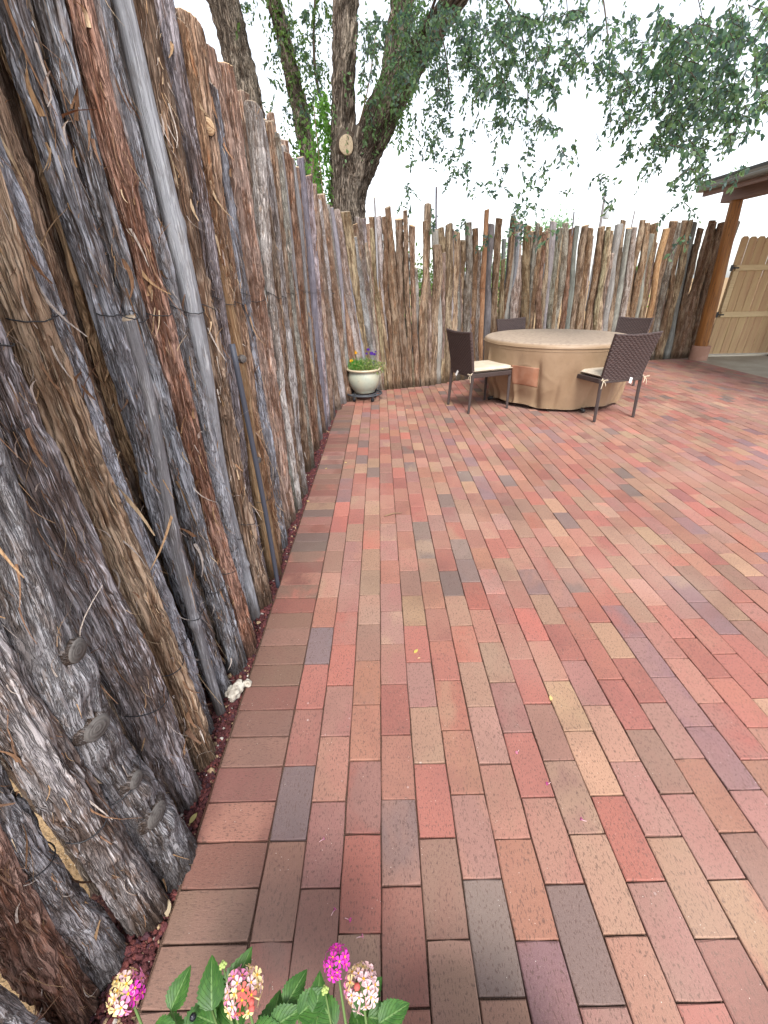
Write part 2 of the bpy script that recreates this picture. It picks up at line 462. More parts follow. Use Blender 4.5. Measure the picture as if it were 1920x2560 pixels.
PAL = {  # (main tint, second tint) linear albedo
 'R': ((.37, .115, .090), (.30, .085, .080)), 'P': ((.345, .175, .130), (.34, .140, .115)), 'O': ((.38, .175, .115), (.37, .145, .10)),
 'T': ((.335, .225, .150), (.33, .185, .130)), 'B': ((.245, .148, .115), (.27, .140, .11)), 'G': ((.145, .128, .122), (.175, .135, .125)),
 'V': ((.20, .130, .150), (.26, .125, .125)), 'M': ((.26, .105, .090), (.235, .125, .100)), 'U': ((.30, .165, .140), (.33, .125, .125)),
 'K': ((.125, .120, .140), (.16, .125, .14)), 'Y': ((.39, .26, .155), (.37, .225, .14))}
near = {}
def put(col, v0, codes):
    for i, c in enumerate(codes): near[(col, round(v0+i, 1))] = c
put(1, -2, 'BBKMRKOTBBRRVVBT'); put(2, -1.5, 'MUPURRUUUTRT'); put(3, -2, 'BRUOOBTTTOPTPRGT'); put(4, -1.5, 'MGPRUUUOUUPP')  # near-left columns open with dark B and M codes, painting in shade
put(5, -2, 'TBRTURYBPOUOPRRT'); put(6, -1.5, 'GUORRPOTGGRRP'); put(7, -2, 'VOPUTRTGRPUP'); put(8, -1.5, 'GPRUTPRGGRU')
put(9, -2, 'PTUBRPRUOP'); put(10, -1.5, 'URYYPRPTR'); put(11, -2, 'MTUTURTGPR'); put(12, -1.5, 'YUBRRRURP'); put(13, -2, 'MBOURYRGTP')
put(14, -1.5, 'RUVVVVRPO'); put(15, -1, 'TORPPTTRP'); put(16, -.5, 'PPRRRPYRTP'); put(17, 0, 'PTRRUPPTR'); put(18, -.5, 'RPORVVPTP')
CODES = 'RRRPPPPPPOOOOTTTTUUUUBBGVMYR'

def brick_geo(cx, cy, w, l, rng, long_n, short_n):
    """half sizes w (x) and l (y); returns V, Q, T in world space"""
    per = []
    for i in range(short_n): per.append((-w+2*w*i/short_n, -l))
    for i in range(long_n): per.append((w, -l+2*l*i/long_n))
    for i in range(short_n): per.append((w-2*w*i/short_n, l))
    for i in range(long_n): per.append((-w, l-2*l*i/long_n))
    per = np.array(per); k = len(per)
    # corner rounding
    corner = (np.abs(np.abs(per[:, 0])-w) < 1e-6) & (np.abs(np.abs(per[:, 1])-l) < 1e-6)
    e = rng.uniform(-.0007, .0004, k)[:, None]
    nrm = np.stack([np.sign(per[:, 0])*(np.abs(np.abs(per[:, 0])-w) < 1e-6), np.sign(per[:, 1])*(np.abs(np.abs(per[:, 1])-l) < 1e-6)], 1)
    o = per+nrm*e-nrm*corner[:, None]*.0012
    ins = np.abs(rng.normal(.0016, .0008, k))+.0006
    top = o-nrm*ins[:, None]
    if rng.rand() < .12:   # a chipped corner
        j = rng.choice(np.where(corner)[0]); top[j] -= np.sign(top[j])*rng.uniform(.002, .005)
    V = np.concatenate([np.c_[o, np.full(k, -.04)], np.c_[o, np.full(k, -.0022)], np.c_[top, np.zeros(k)], [[0, 0, .0004]]])
    i = np.arange(k); j = (i+1) % k
    Q = np.concatenate([np.stack([i, j, k+j, k+i], 1), np.stack([k+i, k+j, 2*k+j, 2*k+i], 1)])
    T = np.stack([2*k+i, 2*k+j, np.full(k, 3*k)], 1)
    a = rng.normal(0, .0022); V[:, :2] = V[:, :2] @ np.array([[math.cos(a), math.sin(a)], [-math.sin(a), math.cos(a)]])
    V[:, 2] += V[:, 0]*rng.normal(0, .006)+V[:, 1]*rng.normal(0, .004)+rng.normal(0, .0006)
    V[:, 0] += cx+rng.normal(0, .0005); V[:, 1] += cy+rng.normal(0, .0007)
    return V, Q, T

brng = np.random.RandomState(5)
coloff = {c: brng.normal(0, .006) for c in range(1, 70)}
bricks = []
for c in range(1, 60):
    k0 = 0.0 if c % 2 else .5
    for r in range(-6, 40):
        v = k0+r; y0, y1 = v*.2+coloff[c], (v+1)*.2+coloff[c]; x = (c-.5)*.1
        lim = fence_y(x)-.045
        if y0 > lim-.02 or y1 < -1.3: continue
        y1 = min(y1, lim)
        if c == 59: pass
        code = near.get((c, round(v, 1)))
        if code is None:
            pn = vnoise(np.array(x*1.7), np.array(y0*1.7), np.array(0.), 9)
            code = brng.choice(list(CODES))
            if code == 'P' and pn > .6: code = 'O'
        bricks.append((x, (y0+y1)/2, .0490, (y1-y0)/2-.0010, code, 0))
# soldier border along the fence
for r in range(-14, 100):
    y = r*.1+.052
    xr = -.001; xl = -.199
    for t in range(1):
        pass
    # near the corner the border is trimmed by the fence
    if y > 4.95 or y < -1.3: continue
    lim = float(np.interp(y, [p[1] for p in LINE[:7]], [p[0] for p in LINE[:7]]))+.06
    xl2 = max(xl, lim)
    if xr-xl2 < .03: continue
    pr = brng.rand()
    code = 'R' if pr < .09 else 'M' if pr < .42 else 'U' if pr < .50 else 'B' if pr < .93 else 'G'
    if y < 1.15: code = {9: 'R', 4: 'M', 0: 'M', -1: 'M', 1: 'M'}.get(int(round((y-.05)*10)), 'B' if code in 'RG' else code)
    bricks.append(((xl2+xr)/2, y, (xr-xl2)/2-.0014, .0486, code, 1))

camp = np.array([0.3258, -0.5898]); vd = np.array([0.0, 1.0])
def seen(b):
    dx, dy = b[0]-camp[0], b[1]-camp[1]
    zc = dy*math.cos(pitch)+1.3055*math.sin(pitch)
    yc = dy*math.sin(pitch)-1.3055*math.cos(pitch)
    return zc > .3 and abs(dx/zc) < .98 and -1.29 < yc/zc
def key(b): return (b[0]-camp[0])**2+(b[1]-camp[1])**2+1.3**2 + (0 if seen(b) else 1e3)
bricks.sort(key=key)
far = Acc()
for i, (x, y, w, l, code, so) in enumerate(bricks):
    near_ = i < 300
    if so: V, Q, T = brick_geo(x, y, w, l, brng, 2 if near_ else 1, 4 if near_ else 2)
    else: V, Q, T = brick_geo(x, y, w, l, brng, 4 if near_ else 2, 2 if near_ else 1)
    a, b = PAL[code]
    MEAN = np.array((.315, .158, .128))
    kk_ = .58 if code in 'RTYO' else .74
    a = (np.array(a)*kk_+MEAN*(1-kk_))*.86; b = (np.array(b)*kk_+MEAN*(1-kk_))*.86
    j = (1+brng.normal(0, .07))*(1.0 if not so else 1.0); jc = 1+brng.normal(0, .025, 3)
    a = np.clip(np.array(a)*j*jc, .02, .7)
    if so: a = a*.78; b = tuple(np.array(b)*.78)  # brown border lowered further, near-left shade put into its tint
    if brng.rand() < .35:
        b = PAL[brng.choice(list('RUPTM'))][0]
    b = np.array(b)*.5+np.array(a)*.5
    if so: a = a*np.array([.98, .98, .98])
    at = dict(tint=np.append(a, 1), tint2=np.append(b*j, 1), bid=np.array([brng.rand()*40]), bdir=np.array([float(so)]))
    if near_:
        q = Acc(); q.add(V-[x, y, 0], Q, T, **at)
        o = q.build('brick', BRICK, pave, smooth=False, loc=(x, y, 0))
    else: far.add(V, Q, T, **at)
fb = far.build('brick', BRICK, pave, smooth=False); tag(fb, kind='stuff')

# lava gravel strip ---------------------------------------------------------
ico_v = []
t = (1+5**.5)/2
for a, b in ((-1, t), (1, t), (-1, -t), (1, -t)): ico_v += [(a, b, 0), (0, a, b), (b, 0, a)]
ico_v = np.array(ico_v, float); ico_v /= np.linalg.norm(ico_v[0])
def hull_faces(v):
    F = []; n = len(v); 
    for i in range(n):
        for j in range(i+1, n):
            for k in range(j+1, n):
                nn_ = np.cross(v[j]-v[i], v[k]-v[i]); d = v @ nn_; d0 = nn_ @ v[i]
                if (d <= d0+1e-9).all(): F.append((i, j, k))
                elif (d >= d0-1e-9).all(): F.append((i, k, j))
    return np.array(F)
ico_f = hull_faces(ico_v)
gr = np.random.RandomState(3)
gb = Acc()
N = 15000
yy = -.75+gr.rand(N)**1.7*5.6
keep = gr.rand(N) < 1
cx = -.225-np.abs(gr.normal(0, .055, N))
cx += .018
sc = np.clip(gr.lognormal(math.log(.0037), .35, N), .002, .010)
sc *= np.interp(yy, [0, 5], [1, 1.5])
for i in range(N):
    x = min(cx[i], -.206-sc[i]*.5)
    if yy[i] > 4.3: x += .10*(yy[i]-4.3)/.5
    q = ico_v*(1+gr.uniform(-.35, .35, (12, 1)))*sc[i]*gr.uniform(.7, 1.3, 3)
    a = gr.rand()*6.3; ca, sa = math.cos(a), math.sin(a)
    q = np.stack([q[:, 0]*ca-q[:, 1]*sa, q[:, 0]*sa+q[:, 1]*ca, q[:, 2]], 1)
    pr = gr.rand()
    col = (.115, .040, .042) if pr < .6 else (.17, .055, .05) if pr < .82 else (.07, .032, .04) if pr < .955 else (.42, .30, .18) if pr < .985 else (.55, .5, .45)
    col = np.array(col)*gr.uniform(.7, 1.25)
    gb.add(q+[x, yy[i], -.016+sc[i]*.4+gr.rand()*.006], None, ico_f, tint=np.append(col, 1))
gv = gb.build('lava_gravel', GRAVEL, smooth=False); tag(gv, 'dark red lava gravel strip between the log fence and the brick border', 'gravel', kind='stuff')
me = bpy.data.meshes.new('gravel_bed'); 
me.from_pydata([(-.42, -2, -.022), (-.2045, -2, -.022), (-.2045, 4.6, -.022), (-.42, 4.6, -.022), (-.42, -2, -.08), (-.42, 4.6, -.08)], [], [(0, 1, 2, 3), (0, 3, 5, 4)])
a = M('gravel_dust', .95, .05); n_ = a.noise(a.pos(), 120, 3, .7)
gm = a.out(a.mix(a.step(n_, .4, .65), (.06, .028, .028), (.15, .07, .05)), n_, .004)
gbed = link('gravel_bed', me, gm); tag(gbed, kind='structure')

# concrete slab under the porch
o = boxes('concrete_slab', [((9.9, 3.0, -.052), (8.0, 10.6, .10))], CONC, bevel=.006); tag(o, kind='structure')

# ------------------------------------------------------------------ stakes
SHRED = M('bark_shreds', .9, .1)
_v = SHRED.attr('tint', 'Color'); _n = SHRED.noise(SHRED.vmul(SHRED.attr('fc', 'Vector'), (400, 400, 20)), 1, 2)
SHRED = SHRED.out(SHRED.mix(SHRED.step(_n, .4, .7), _v, SHRED.mix(1.0, _v, (.55, .5, .48), 'MULTIPLY')), _n, .0006)
WIRE = M('black_wire', .45, .4).out((.02, .021, .025))
MB_VAR = {'shag': (MB_shag, MB_shag2), 'grey': (MB_grey, MB_grey2)}
KMAT = {'shag': MB_shag, 'grey': MB_grey, 'bare': MB_bare, 'tan': MB_tan, 'red': MB_shag}
stake_count = 0
def stake(parent, bx, by, tx, ty, tz, r, kind, nseg, nring, seed, knots=(), tint=None, bend=.012, shreds=0, discs=(), wires=(), face=(1, 0), taper=.9, foot=-.06):
    rng = np.random.RandomState(seed)
    s = np.linspace(0, 1, nring)
    P = np.stack([tx*s, ty*s, foot+(tz-foot)*s], 1)
    z = P[:, 2]
    bz = np.array([.8, 2.1, 4.3])
    for k in range(2):
        w = sum(rng.normal(0, 1)*np.sin(z*bz[i]*1.6+rng.rand()*6)/(1+i) for i in range(3))
        P[:, k] += bend*(w-w[0])*np.clip(z/.5, 0, 1)
    arc = np.concatenate([[0], np.cumsum(np.linalg.norm(np.diff(P, axis=0), axis=1))])
    rad = r*(1-(1-taper)*s)*(1+.10*np.sin(z*3+rng.rand()*6))
    rad = rad*(1+.18*np.exp(-z/.12)*(rng.rand()))
    gk = 'shag' if kind == 'red' else kind
    kn = list(knots)
    for _ in range(rng.randint(0, 3) if gk in ('shag', 'grey') else rng.randint(2, 5)):
        kn.append((rng.rand()*6.28, rng.uniform(.2, tz), rng.uniform(.008, .018), rng.uniform(.004, .012)))
    V, F, at, mi, rf = log_arrays(P, arc, rad, nseg, gk, seed, kn)
    V = np.asarray(V)
    # dirt-stained, ragged foot
    me = npmesh('stake', V, F, True, at, mi)
    km = MB_VAR[kind][rng.rand() < .45] if kind in MB_VAR else KMAT[kind]
    o = link('stake', me, [km, ME_new if rng.rand() < .3 else ME_old], parent, (bx, by, 0))
    t = tint if tint is not None else np.clip(1+rng.normal(0, .18)*np.ones(3)+rng.normal(0, .03, 3)+np.array([.03, .0, -.03]), .5, 1.4)
    if kind == 'red': t = np.array(t)*np.array([1.06, .93, .90])
    o.color = (float(t[0]), float(t[1]), float(t[2]), 1)
    def frame_at(zz):
        i = int(np.argmin(np.abs(P[:, 2]-zz))); return P[i], rf['T'][i], rad[i], i
    for (ang, zz, rr, stick, fresh) in discs:
        p, T, rd, i = frame_at(zz)
        d = np.array([math.cos(ang), math.sin(ang), 0]); d -= T*(d@T); d /= np.linalg.norm(d)
        c0 = p+d*(rd-.012); c1 = p+d*(rd+stick)
        Pn = np.stack([c0+(c1-c0)*u for u in np.linspace(0, 1, 6)])
        ss = np.linspace(0, rd, 6)
        Vk, Fk, ak, mk, _ = log_arrays(Pn, ss, np.array([1.5, 1.35, 1.2, 1.1, 1.04, 1.0])*rr, 26, 'bare' if not fresh else 'tan', seed+9, slant=0)
        link('knot', npmesh('knot', Vk, Fk, True, ak, mk), [MB_grey if not fresh else MB_shag, ME_new if fresh else ME_dark], o)
    # loose bark
    if shreds:
        A_ = Acc()
        fa = math.atan2(face[1], face[0])
        for q in range(shreds):
            zz = rng.uniform(.05, tz-.03); p, T, rd, i = frame_at(zz)
            ang = fa+rng.uniform(-1.7, 1.7)
            d = np.array([math.cos(ang), math.sin(ang), 0]); side = np.cross(T, d)
            L = rng.gamma(2.0, .011)+.010; big = rng.rand() < .14
            if big: L *= 1.9
            wd = rng.uniform(.0004, .0016)*(4.2 if big else 1)
            if rng.rand() < .5: wd *= .5
            sg = -1 if rng.rand() < .6 else 1
            lift = rng.uniform(.05, .5)*L; drift = rng.normal(0, .25)*L; curl = rng.normal(0, .35)*L
            m_ = 6; u = np.linspace(0, 1, m_)[:, None]
            C = p+d*(rd*.98+lift*u**2)+T*sg*L*u+side*(drift*u+curl*u**3)
            if rng.rand() < .35: C = C-np.array([0, 0, 1])*(L*.5*u**2)
            ws = wd*(1-.75*u**1.5)
            sd_ = side+d*rng.normal(0, .5)
            Va = np.empty((m_*2, 3)); Va[0::2] = C-sd_*ws; Va[1::2] = C+sd_*ws
            Q = np.array([[2*k, 2*k+1, 2*k+3, 2*k+2] for k in range(m_-1)])
            col = [(.40, .26, .15), (.26, .15, .09), (.48, .42, .38), (.20, .12, .08), (.55, .42, .28)][rng.choice(5, p=[.25, .3, .2, .15, .1])]
            A_.add(Va, Q, None, tint=np.append(np.array(col)*rng.uniform(.75, 1.2), 1), fc=Va)
        sh = A_.build('loose_bark', SHRED, o); tag(sh, kind='stuff')
    for wz in wires:
        p, T, rd, i = frame_at(wz)
        fa = math.atan2(face[1], face[0]); tl = rng.uniform(.1, .5)*rng.choice([-1, 1])
        a = np.linspace(fa-1.75, fa+1.75, 15)
        C = np.stack([p[0]+np.cos(a)*(rd+.006), p[1]+np.sin(a)*(rd+.006), wz+tl*rd*np.sin(a-fa)-.01*np.cos(a-fa)+rng.normal(0, .0008, 15)], 1)
        Vw, Fw, Tw = tube_arr(C, .0014, 5)
        link('wire_tie', npmesh('wire_tie', Vw, [Fw, Tw]), WIRE, o)
    return o

fenceL = empty('log_fence', (-.3, 2.0, 0))
tag(fenceL, 'tall log fence of rough juniper stakes running away along the left edge of the bricks', 'fence')
fenceB = empty('log_fence', (3.0, 6.7, 0))
tag(fenceB, 'lower looking far log fence behind the covered table, ending at the porch post', 'fence')
fo = lambda o, p: (o[0]-p[0], o[1]-p[1])
LS = [ # x, y, r, kind, top z
 (-.33, -.66, .055, 'shag', 2.1), (-.32, -.545, .055, 'grey', 2.1), (-.318, -.405, .060, 'grey', 2.15), (-.325, -.305, .042, 'red', 2.1), (-.318, -.225, .038, 'grey', 2.0),
 (-.255, -.140, .043, 'grey', 2.1), (-.246, -.040, .060, 'grey', 2.2), (-.345, .045, .042, 'shag', 2.1), (-.276, .125, .053, 'grey', 2.25), (-.262, .235, .041, 'shag', 2.05),
 (-.305, .335, .042, 'grey', 2.2), (-.385, .42, .035, 'shag', 2.1), (-.262, .405, .018, 'bare', 1.25), (-.290, .485, .037, 'grey', 2.1), (-.345, .565, .034, 'shag', 2.2),
 (-.262, .60, .035, 'grey', 2.0), (-.252, .690, .043, 'red', 2.25), (-.340, .755, .036, 'grey', 2.15), (-.275, .795, .033, 'grey', 2.1), (-.335, .86, .033, 'shag', 2.2), (-.270, .895, .031, 'bare', 2.2),
 (-.256, .985, .041, 'shag', 2.1), (-.335, 1.055, .038, 'grey', 2.2), (-.272, 1.085, .030, 'grey', 2.15), (-.248, 1.205, .037, 'tan', 1.62), (-.315, 1.175, .040, 'shag', 2.02), (-.262, 1.29, .036, 'shag', 1.99),
 (-.285, 1.385, .048, 'shag', 2.075), (-.262, 1.475, .036, 'grey', 1.93)]
fenceL_o = (-.3, 2.0)
TINTS = {2: (.95, .97, 1.0), 4: (.98, 1.0, 1.06), 5: (1.0, .97, .95), 6: (.66, .68, .72), 7: (1.05, .95, .86), 8: (1.12, 1.10, 1.13), 9: (1.12, 1.0, .86), 10: (.95, 1.02, 1.14), 11: (1.0, .9, .78), 13: (.90, .96, 1.04), 14: (1.2, .98, .72), 15: (.80, .86, .92), 16: (1.08, .98, .96), 18: (.92, 1.0, 1.10), 21: (.78, .70, .64), 25: (.9, .85, .8), 26: (1.2, 1.02, .8), 27: (1.15, .98, .86), 28: (.86, .94, 1.05)}
kn5 = dict(discs=[(.0, .78, .021, .004, 0), (-.35, .61, .025, .003, 0), (-.1, .41, .018, .004, 0), (-.25, .27, .027, .002, 0)], knots=[(.0, .78, .028, .014), (-.35, .61, .030, .014), (-.1, .41, .03, .014), (-.25, .27, .03, .014)])
for i, (x, y, r, k, tz) in enumerate(LS):
    nearest = i < 24
    kw = {}; r *= .88
    if i == 6: kw = dict(kn5, bend=.02)
    if i == 27: kw = dict(discs=[(-.9, 1.80, .026, .004, 1)])
    if i == 24: kw = dict(discs=[(-.6, 1.05, .014, .006, 0), (-.2, .62, .013, .006, 0)], bend=.02)
    if i == 12: kw = dict(bend=.022)
    lean = np.random.RandomState(i+50)
    if i in TINTS: kw['tint'] = TINTS[i]
    stake(fenceL, x+.3, y-2.0, lean.normal(0, .012)-.01, lean.normal(-.01, .02)+{2: .13, 3: .17, 4: .16, 5: .02}.get(i, 0), tz, r, k, 100 if 1 < i < 17 else 60, 340 if 1 < i < 17 else 240, 100+i,
          shreds=(420 if k in ('shag', 'red') else 260 if k == 'grey' else 14), wires=[.40+.04*lean.rand(), 1.24+.05*lean.rand()] if x > -.32 else [], **kw)
# the run of thinner stakes toward the corner
def at_line(d0):
    acc = 0
    for (a, b) in zip(LINE[1:], LINE[2:]):
        L = math.hypot(b[0]-a[0], b[1]-a[1])
        if acc+L >= d0: t = (d0-acc)/L; return a[0]+(b[0]-a[0])*t, a[1]+(b[1]-a[1])*t, math.atan2(b[0]-a[0], b[1]-a[1])
        acc += L
    return LINE[-1][0], LINE[-1][1], 0
for j, (x_, y_) in enumerate(((-.405, .20), (-.41, .305), (-.40, .665), (-.405, .97), (-.41, -.05), (-.40, 1.3), (-.40, 1.48), (-.415, .36), (-.41, .46), (-.41, .555), (-.41, .80), (-.40, 1.12))):
    stake(fenceL, x_+.3, y_-2.0, 0, .0, 2.0+.05*j, .040, 'shag', 30, 150, 300+j, tint=(.8, .8, .8))  # backing stakes tinted darker, painting shade into the gaps
sr = np.random.RandomState(21)
d = .555; i = 0
while True:
    r = sr.uniform(.022, .050)
    d += r*1.0
    x, y, an = at_line(d)
    if y > 5.06: break
    off = min(sr.normal(.004, .026), .035)
    k = sr.choice(['shag', 'grey', 'bare', 'tan', 'red'], p=[.46, .32, .12, .04, .06])
    tz = float(np.interp(y, [1.4, 1.8, 2.2, 2.9, 3.4, 4.7, 5.1], [2.0, 2.02, 2.07, 2.15, 2.06, 2.08, 2.0]))+sr.normal(0, .05)
    if sr.rand() < .12: tz += sr.uniform(.05, .14)
    n_, m_ = (34, 190) if y < 3 else (22, 120)
    stake(fenceL, x+off*math.cos(an)+.3, y-2.0, sr.normal(0, .015)+float(np.interp(y, [4, 5], [0, -.18])), sr.normal(0, .02), tz, r*(.8 if k in ('bare', 'tan') else 1), k, n_, m_, 400+i,
          shreds=(70 if k in ('shag', 'red') else 35 if k == 'grey' else 5) if y < 3.2 else 14, wires=[1.25+.02*sr.rand()] if off > 0 and y < 4.5 else [], face=(1, -.2))
    d += r*.98; i += 1
BACK = [(0.074, 5.11, -0.178, 5.099, 1.971, 0.092),
 (0.133, 5.181, -0.113, 5.173, 2.034, 0.105),
 (0.208, 5.271, -0.006, 5.267, 2.032, 0.122),
 (0.289, 5.368, 0.125, 5.367, 1.985, 0.11),
 (0.364, 5.426, 0.226, 5.427, 1.925, 0.071),
 (0.411, 5.441, 0.288, 5.443, 1.884, 0.058),
 (0.475, 5.461, 0.355, 5.464, 2.003, 0.061),
 (0.528, 5.478, 0.415, 5.482, 1.999, 0.056),
 (0.581, 5.495, 0.463, 5.5, 2.093, 0.085),
 (0.69, 5.529, 0.585, 5.535, 1.984, 0.096),
 (0.765, 5.553, 0.665, 5.56, 2.062, 0.058),
 (0.8, 5.564, 0.718, 5.57, 1.852, 0.048),
 (0.856, 5.582, 0.777, 5.589, 1.92, 0.073),
 (0.94, 5.608, 0.865, 5.615, 1.964, 0.074),
 (0.998, 5.627, 0.921, 5.635, 2.127, 0.086),
 (1.09, 5.692, 1.03, 5.699, 1.718, 0.109),
 (1.172, 5.757, 1.099, 5.767, 1.888, 0.106),
 (1.255, 5.824, 1.176, 5.835, 1.906, 0.108),
 (1.34, 5.892, 1.252, 5.906, 1.95, 0.104),
 (1.418, 5.954, 1.328, 5.969, 1.877, 0.105),
 (1.506, 6.019, 1.409, 6.036, 1.888, 0.092),
 (1.573, 6.052, 1.477, 6.07, 1.79, 0.083),
 (1.655, 6.092, 1.542, 6.115, 1.992, 0.105),
 (1.762, 6.144, 1.645, 6.169, 1.93, 0.107),
 (1.847, 6.185, 1.739, 6.209, 1.684, 0.073),
 (1.893, 6.207, 1.761, 6.237, 2.134, 0.076),
 (1.984, 6.252, 1.882, 6.277, 1.976, 0.104),
 (2.079, 6.298, 1.998, 6.319, 2.046, 0.108),
 (2.178, 6.347, 2.122, 6.362, 1.57, 0.071),
 (2.206, 6.36, 2.154, 6.374, 2.09, 0.068),
 (2.301, 6.406, 2.245, 6.422, 2.06, 0.113),
 (2.409, 6.459, 2.349, 6.477, 2.023, 0.159),
 (2.587, 6.545, 2.521, 6.566, 1.983, 0.131),
 (2.648, 6.567, 2.578, 6.59, 2.012, 0.064),
 (2.707, 6.589, 2.636, 6.613, 1.968, 0.096),
 (2.828, 6.634, 2.753, 6.66, 1.919, 0.096),
 (2.887, 6.656, 2.809, 6.683, 1.949, 0.079),
 (2.976, 6.689, 2.892, 6.72, 2.043, 0.1),
 (3.075, 6.725, 2.99, 6.757, 1.958, 0.094),
 (3.152, 6.754, 3.066, 6.787, 1.895, 0.079),
 (3.224, 6.78, 3.133, 6.816, 2.032, 0.095),
 (3.33, 6.82, 3.239, 6.857, 1.969, 0.1),
 (3.412, 6.85, 3.318, 6.889, 1.995, 0.093),
 (3.505, 6.884, 3.409, 6.925, 2.006, 0.105),
 (3.609, 6.923, 3.512, 6.966, 1.975, 0.098),
 (3.689, 6.952, 3.59, 6.996, 1.976, 0.088),
 (3.775, 6.984, 3.674, 7.03, 1.99, 0.095),
 (3.867, 7.018, 3.766, 7.065, 1.943, 0.082),
 (3.929, 7.041, 3.825, 7.09, 1.993, 0.083),
 (4.023, 7.075, 3.919, 7.125, 1.946, 0.131),
 (4.176, 7.13, 4.066, 7.185, 2.038, 0.133),
 (4.274, 7.16, 4.163, 7.216, 2.098, 0.088),
 (4.345, 7.182, 4.239, 7.237, 1.988, 0.108),
 (4.481, 7.224, 4.377, 7.279, 2.002, 0.118),
 (4.57, 7.251, 4.465, 7.308, 2.097, 0.098),
 (4.668, 7.281, 4.566, 7.337, 2.061, 0.108),
 (4.777, 7.315, 4.68, 7.369, 1.904, 0.103),
 (4.865, 7.342, 4.766, 7.399, 2.064, 0.121),
 (5.009, 7.386, 4.914, 7.442, 1.983, 0.11),
 (5.075, 7.406, 4.978, 7.464, 2.092, 0.122),
 (5.242, 7.457, 5.148, 7.514, 2.062, 0.143),
 (5.352, 7.476, 5.26, 7.533, 2.101, 0.096),
 (5.431, 7.49, 5.341, 7.547, 2.105, 0.112),
 (5.572, 7.515, 5.485, 7.571, 2.072, 0.124),
 (5.676, 7.533, 5.592, 7.588, 1.994, 0.087),
 (5.744, 7.545, 5.661, 7.601, 2.052, 0.073),
 (5.819, 7.558, 5.737, 7.613, 2.101, 0.103),
 (5.946, 7.58, 5.866, 7.635, 2.084, 0.108),
 (6.032, 7.595, 5.954, 7.649, 2.068, 0.124),
 (6.19, 7.622, 6.113, 7.677, 2.068, 0.137),
 (6.302, 7.639, 6.216, 7.701, 2.094, 0.113)]

sr = np.random.RandomState(77)
for i, (bx, by, tx, ty, tz, sp) in enumerate(BACK):
    p = [.54, .22, .16, .06, .02]
    k = sr.choice(['shag', 'grey', 'bare', 'tan', 'red'], p=p)
    if i < 12 and k in ('bare', 'tan'): k = 'shag'
    r = min(max(sp*.5*sr.uniform(.92, 1.05), .026), .060)
    ox = sr.normal(0, .008)
    stake(fenceB, bx-3.0-.35*0.04, by-6.7+.05+ox, tx-bx, ty-by, tz, r, k, 22, 130, 700+i, shreds=26 if k in ('shag', 'red') else 8, bend=.020, face=(-.3, -1),
          wires=[1.2+.03*sr.rand()] if i % 2 else [], tint=np.clip(np.array([1.08, 1.0, .84])*(1+sr.normal(0, .14))+sr.normal(0, .03, 3), .6, 1.4))
    # second row filling gaps behind
    if sp > .095 or sr.rand() < .25 or i < 14:
        stake(fenceB, bx-3.0+sp*.5, by-6.7+.11, tx-bx+sr.normal(0, .02), ty-by, tz-sr.uniform(.05, .45), r*sr.uniform(.55, .8), sr.choice(['shag', 'grey', 'bare']), 14, 80, 900+i, bend=.01, face=(-.3, -1))
for j, (x, y, tz) in enumerate(((.20, 5.43, 1.93), (.28, 5.49, 1.98), (.35, 5.53, 1.88), (.42, 5.56, 2.0), (.50, 5.59, 1.9))):
    stake(fenceB, x-3.0, y-6.7, -.13+.015*j, 0, tz, .046, 'grey' if j % 2 else 'shag', 20, 110, 1200+j, shreds=8, bend=.008, face=(-.3, -1))
# slender stray stakes that stand above the rest
for (x, y, tz) in ((1.11, 5.78, 2.32), (3.30, 6.87, 2.17), (.36, 5.47, 2.18)):
    stake(fenceB, x-3.0, y-6.7, -.08, .02, tz, .012, 'bare', 10, 80, int(x*100), bend=.012, face=(-.3, -1))
# wire rails stapled behind the stakes, both fences
for z in (.42, 1.22):
    for f, o_, pl in ((fenceL, (-.3, 2.0), [(x-.085, y) for x, y in LINE[1:6]]), (fenceB, (3.0, 6.7), [(x-.03, y+.13) for x, y in LINE[6:14]])):
        V, F, T = tube_arr([(x-o_[0], y-o_[1], z) for x, y in pl], .004, 6, 60)
        link('rail_wire', npmesh('rail_wire', V, [F, T]), WIRE, f)
# dark steel rod pushed in among the near stakes
V, F, T = tube_arr([(0, 0, -.05), (.004, .0, .4), (-.012, -.015, 1.12)], .0105, 12, 30)
o = link('steel_rod', npmesh('steel_rod', V, [F, T]), M('dull_steel', .55, .4).out((.05, .055, .075)), None, (-.205, 1.10, 0))
tag(o, 'straight dark steel rod standing against the left log fence', 'rod')

# ------------------------------------------------------------------ covered table
TC = (2.445, 4.85)
def m_cover():
    a = M('cover_fabric', .55, .35); p = a.obj(); top = a.attr('top')
    n = a.noise(p, 3.5, 4, .6); n2 = a.noise(p, 26, 4, .65); w = a.noise(a.vmul(p, (900, 900, 900)), 1, 1)
    c = a.mix(a.step(n, .35, .7), (.27, .185, .115), (.32, .225, .145))
    dust = a.mix(a.step(n2, .38, .66), (.36, .285, .22), (.26, .205, .17))
    c = a.mix(a.math('MULTIPLY', top, .85), c, dust)
    cz = a.noise(a.vmul(p, (14, 14, 4)), 1, 4, .65, .5)
    c = a.mix(a.math('MULTIPLY', a.step(n2, .52, .7), .25), c, (.22, .15, .10))
    hh = a.math('ADD', cz, a.math('ADD', a.math('MULTIPLY', n2, .35), a.math('MULTIPLY', w, .06)))
    return a.out(c, hh, .006, .5, rough=a.rng(top, 0, 1, .38, .8))
COVER = m_cover()
table = empty('table', (TC[0], TC[1], 0)); tag(table, 'round patio table hidden under the tan cover, only its dark feet showing', 'table')
DARKM = M('dark_metal', .5, .4).out((.025, .022, .022))
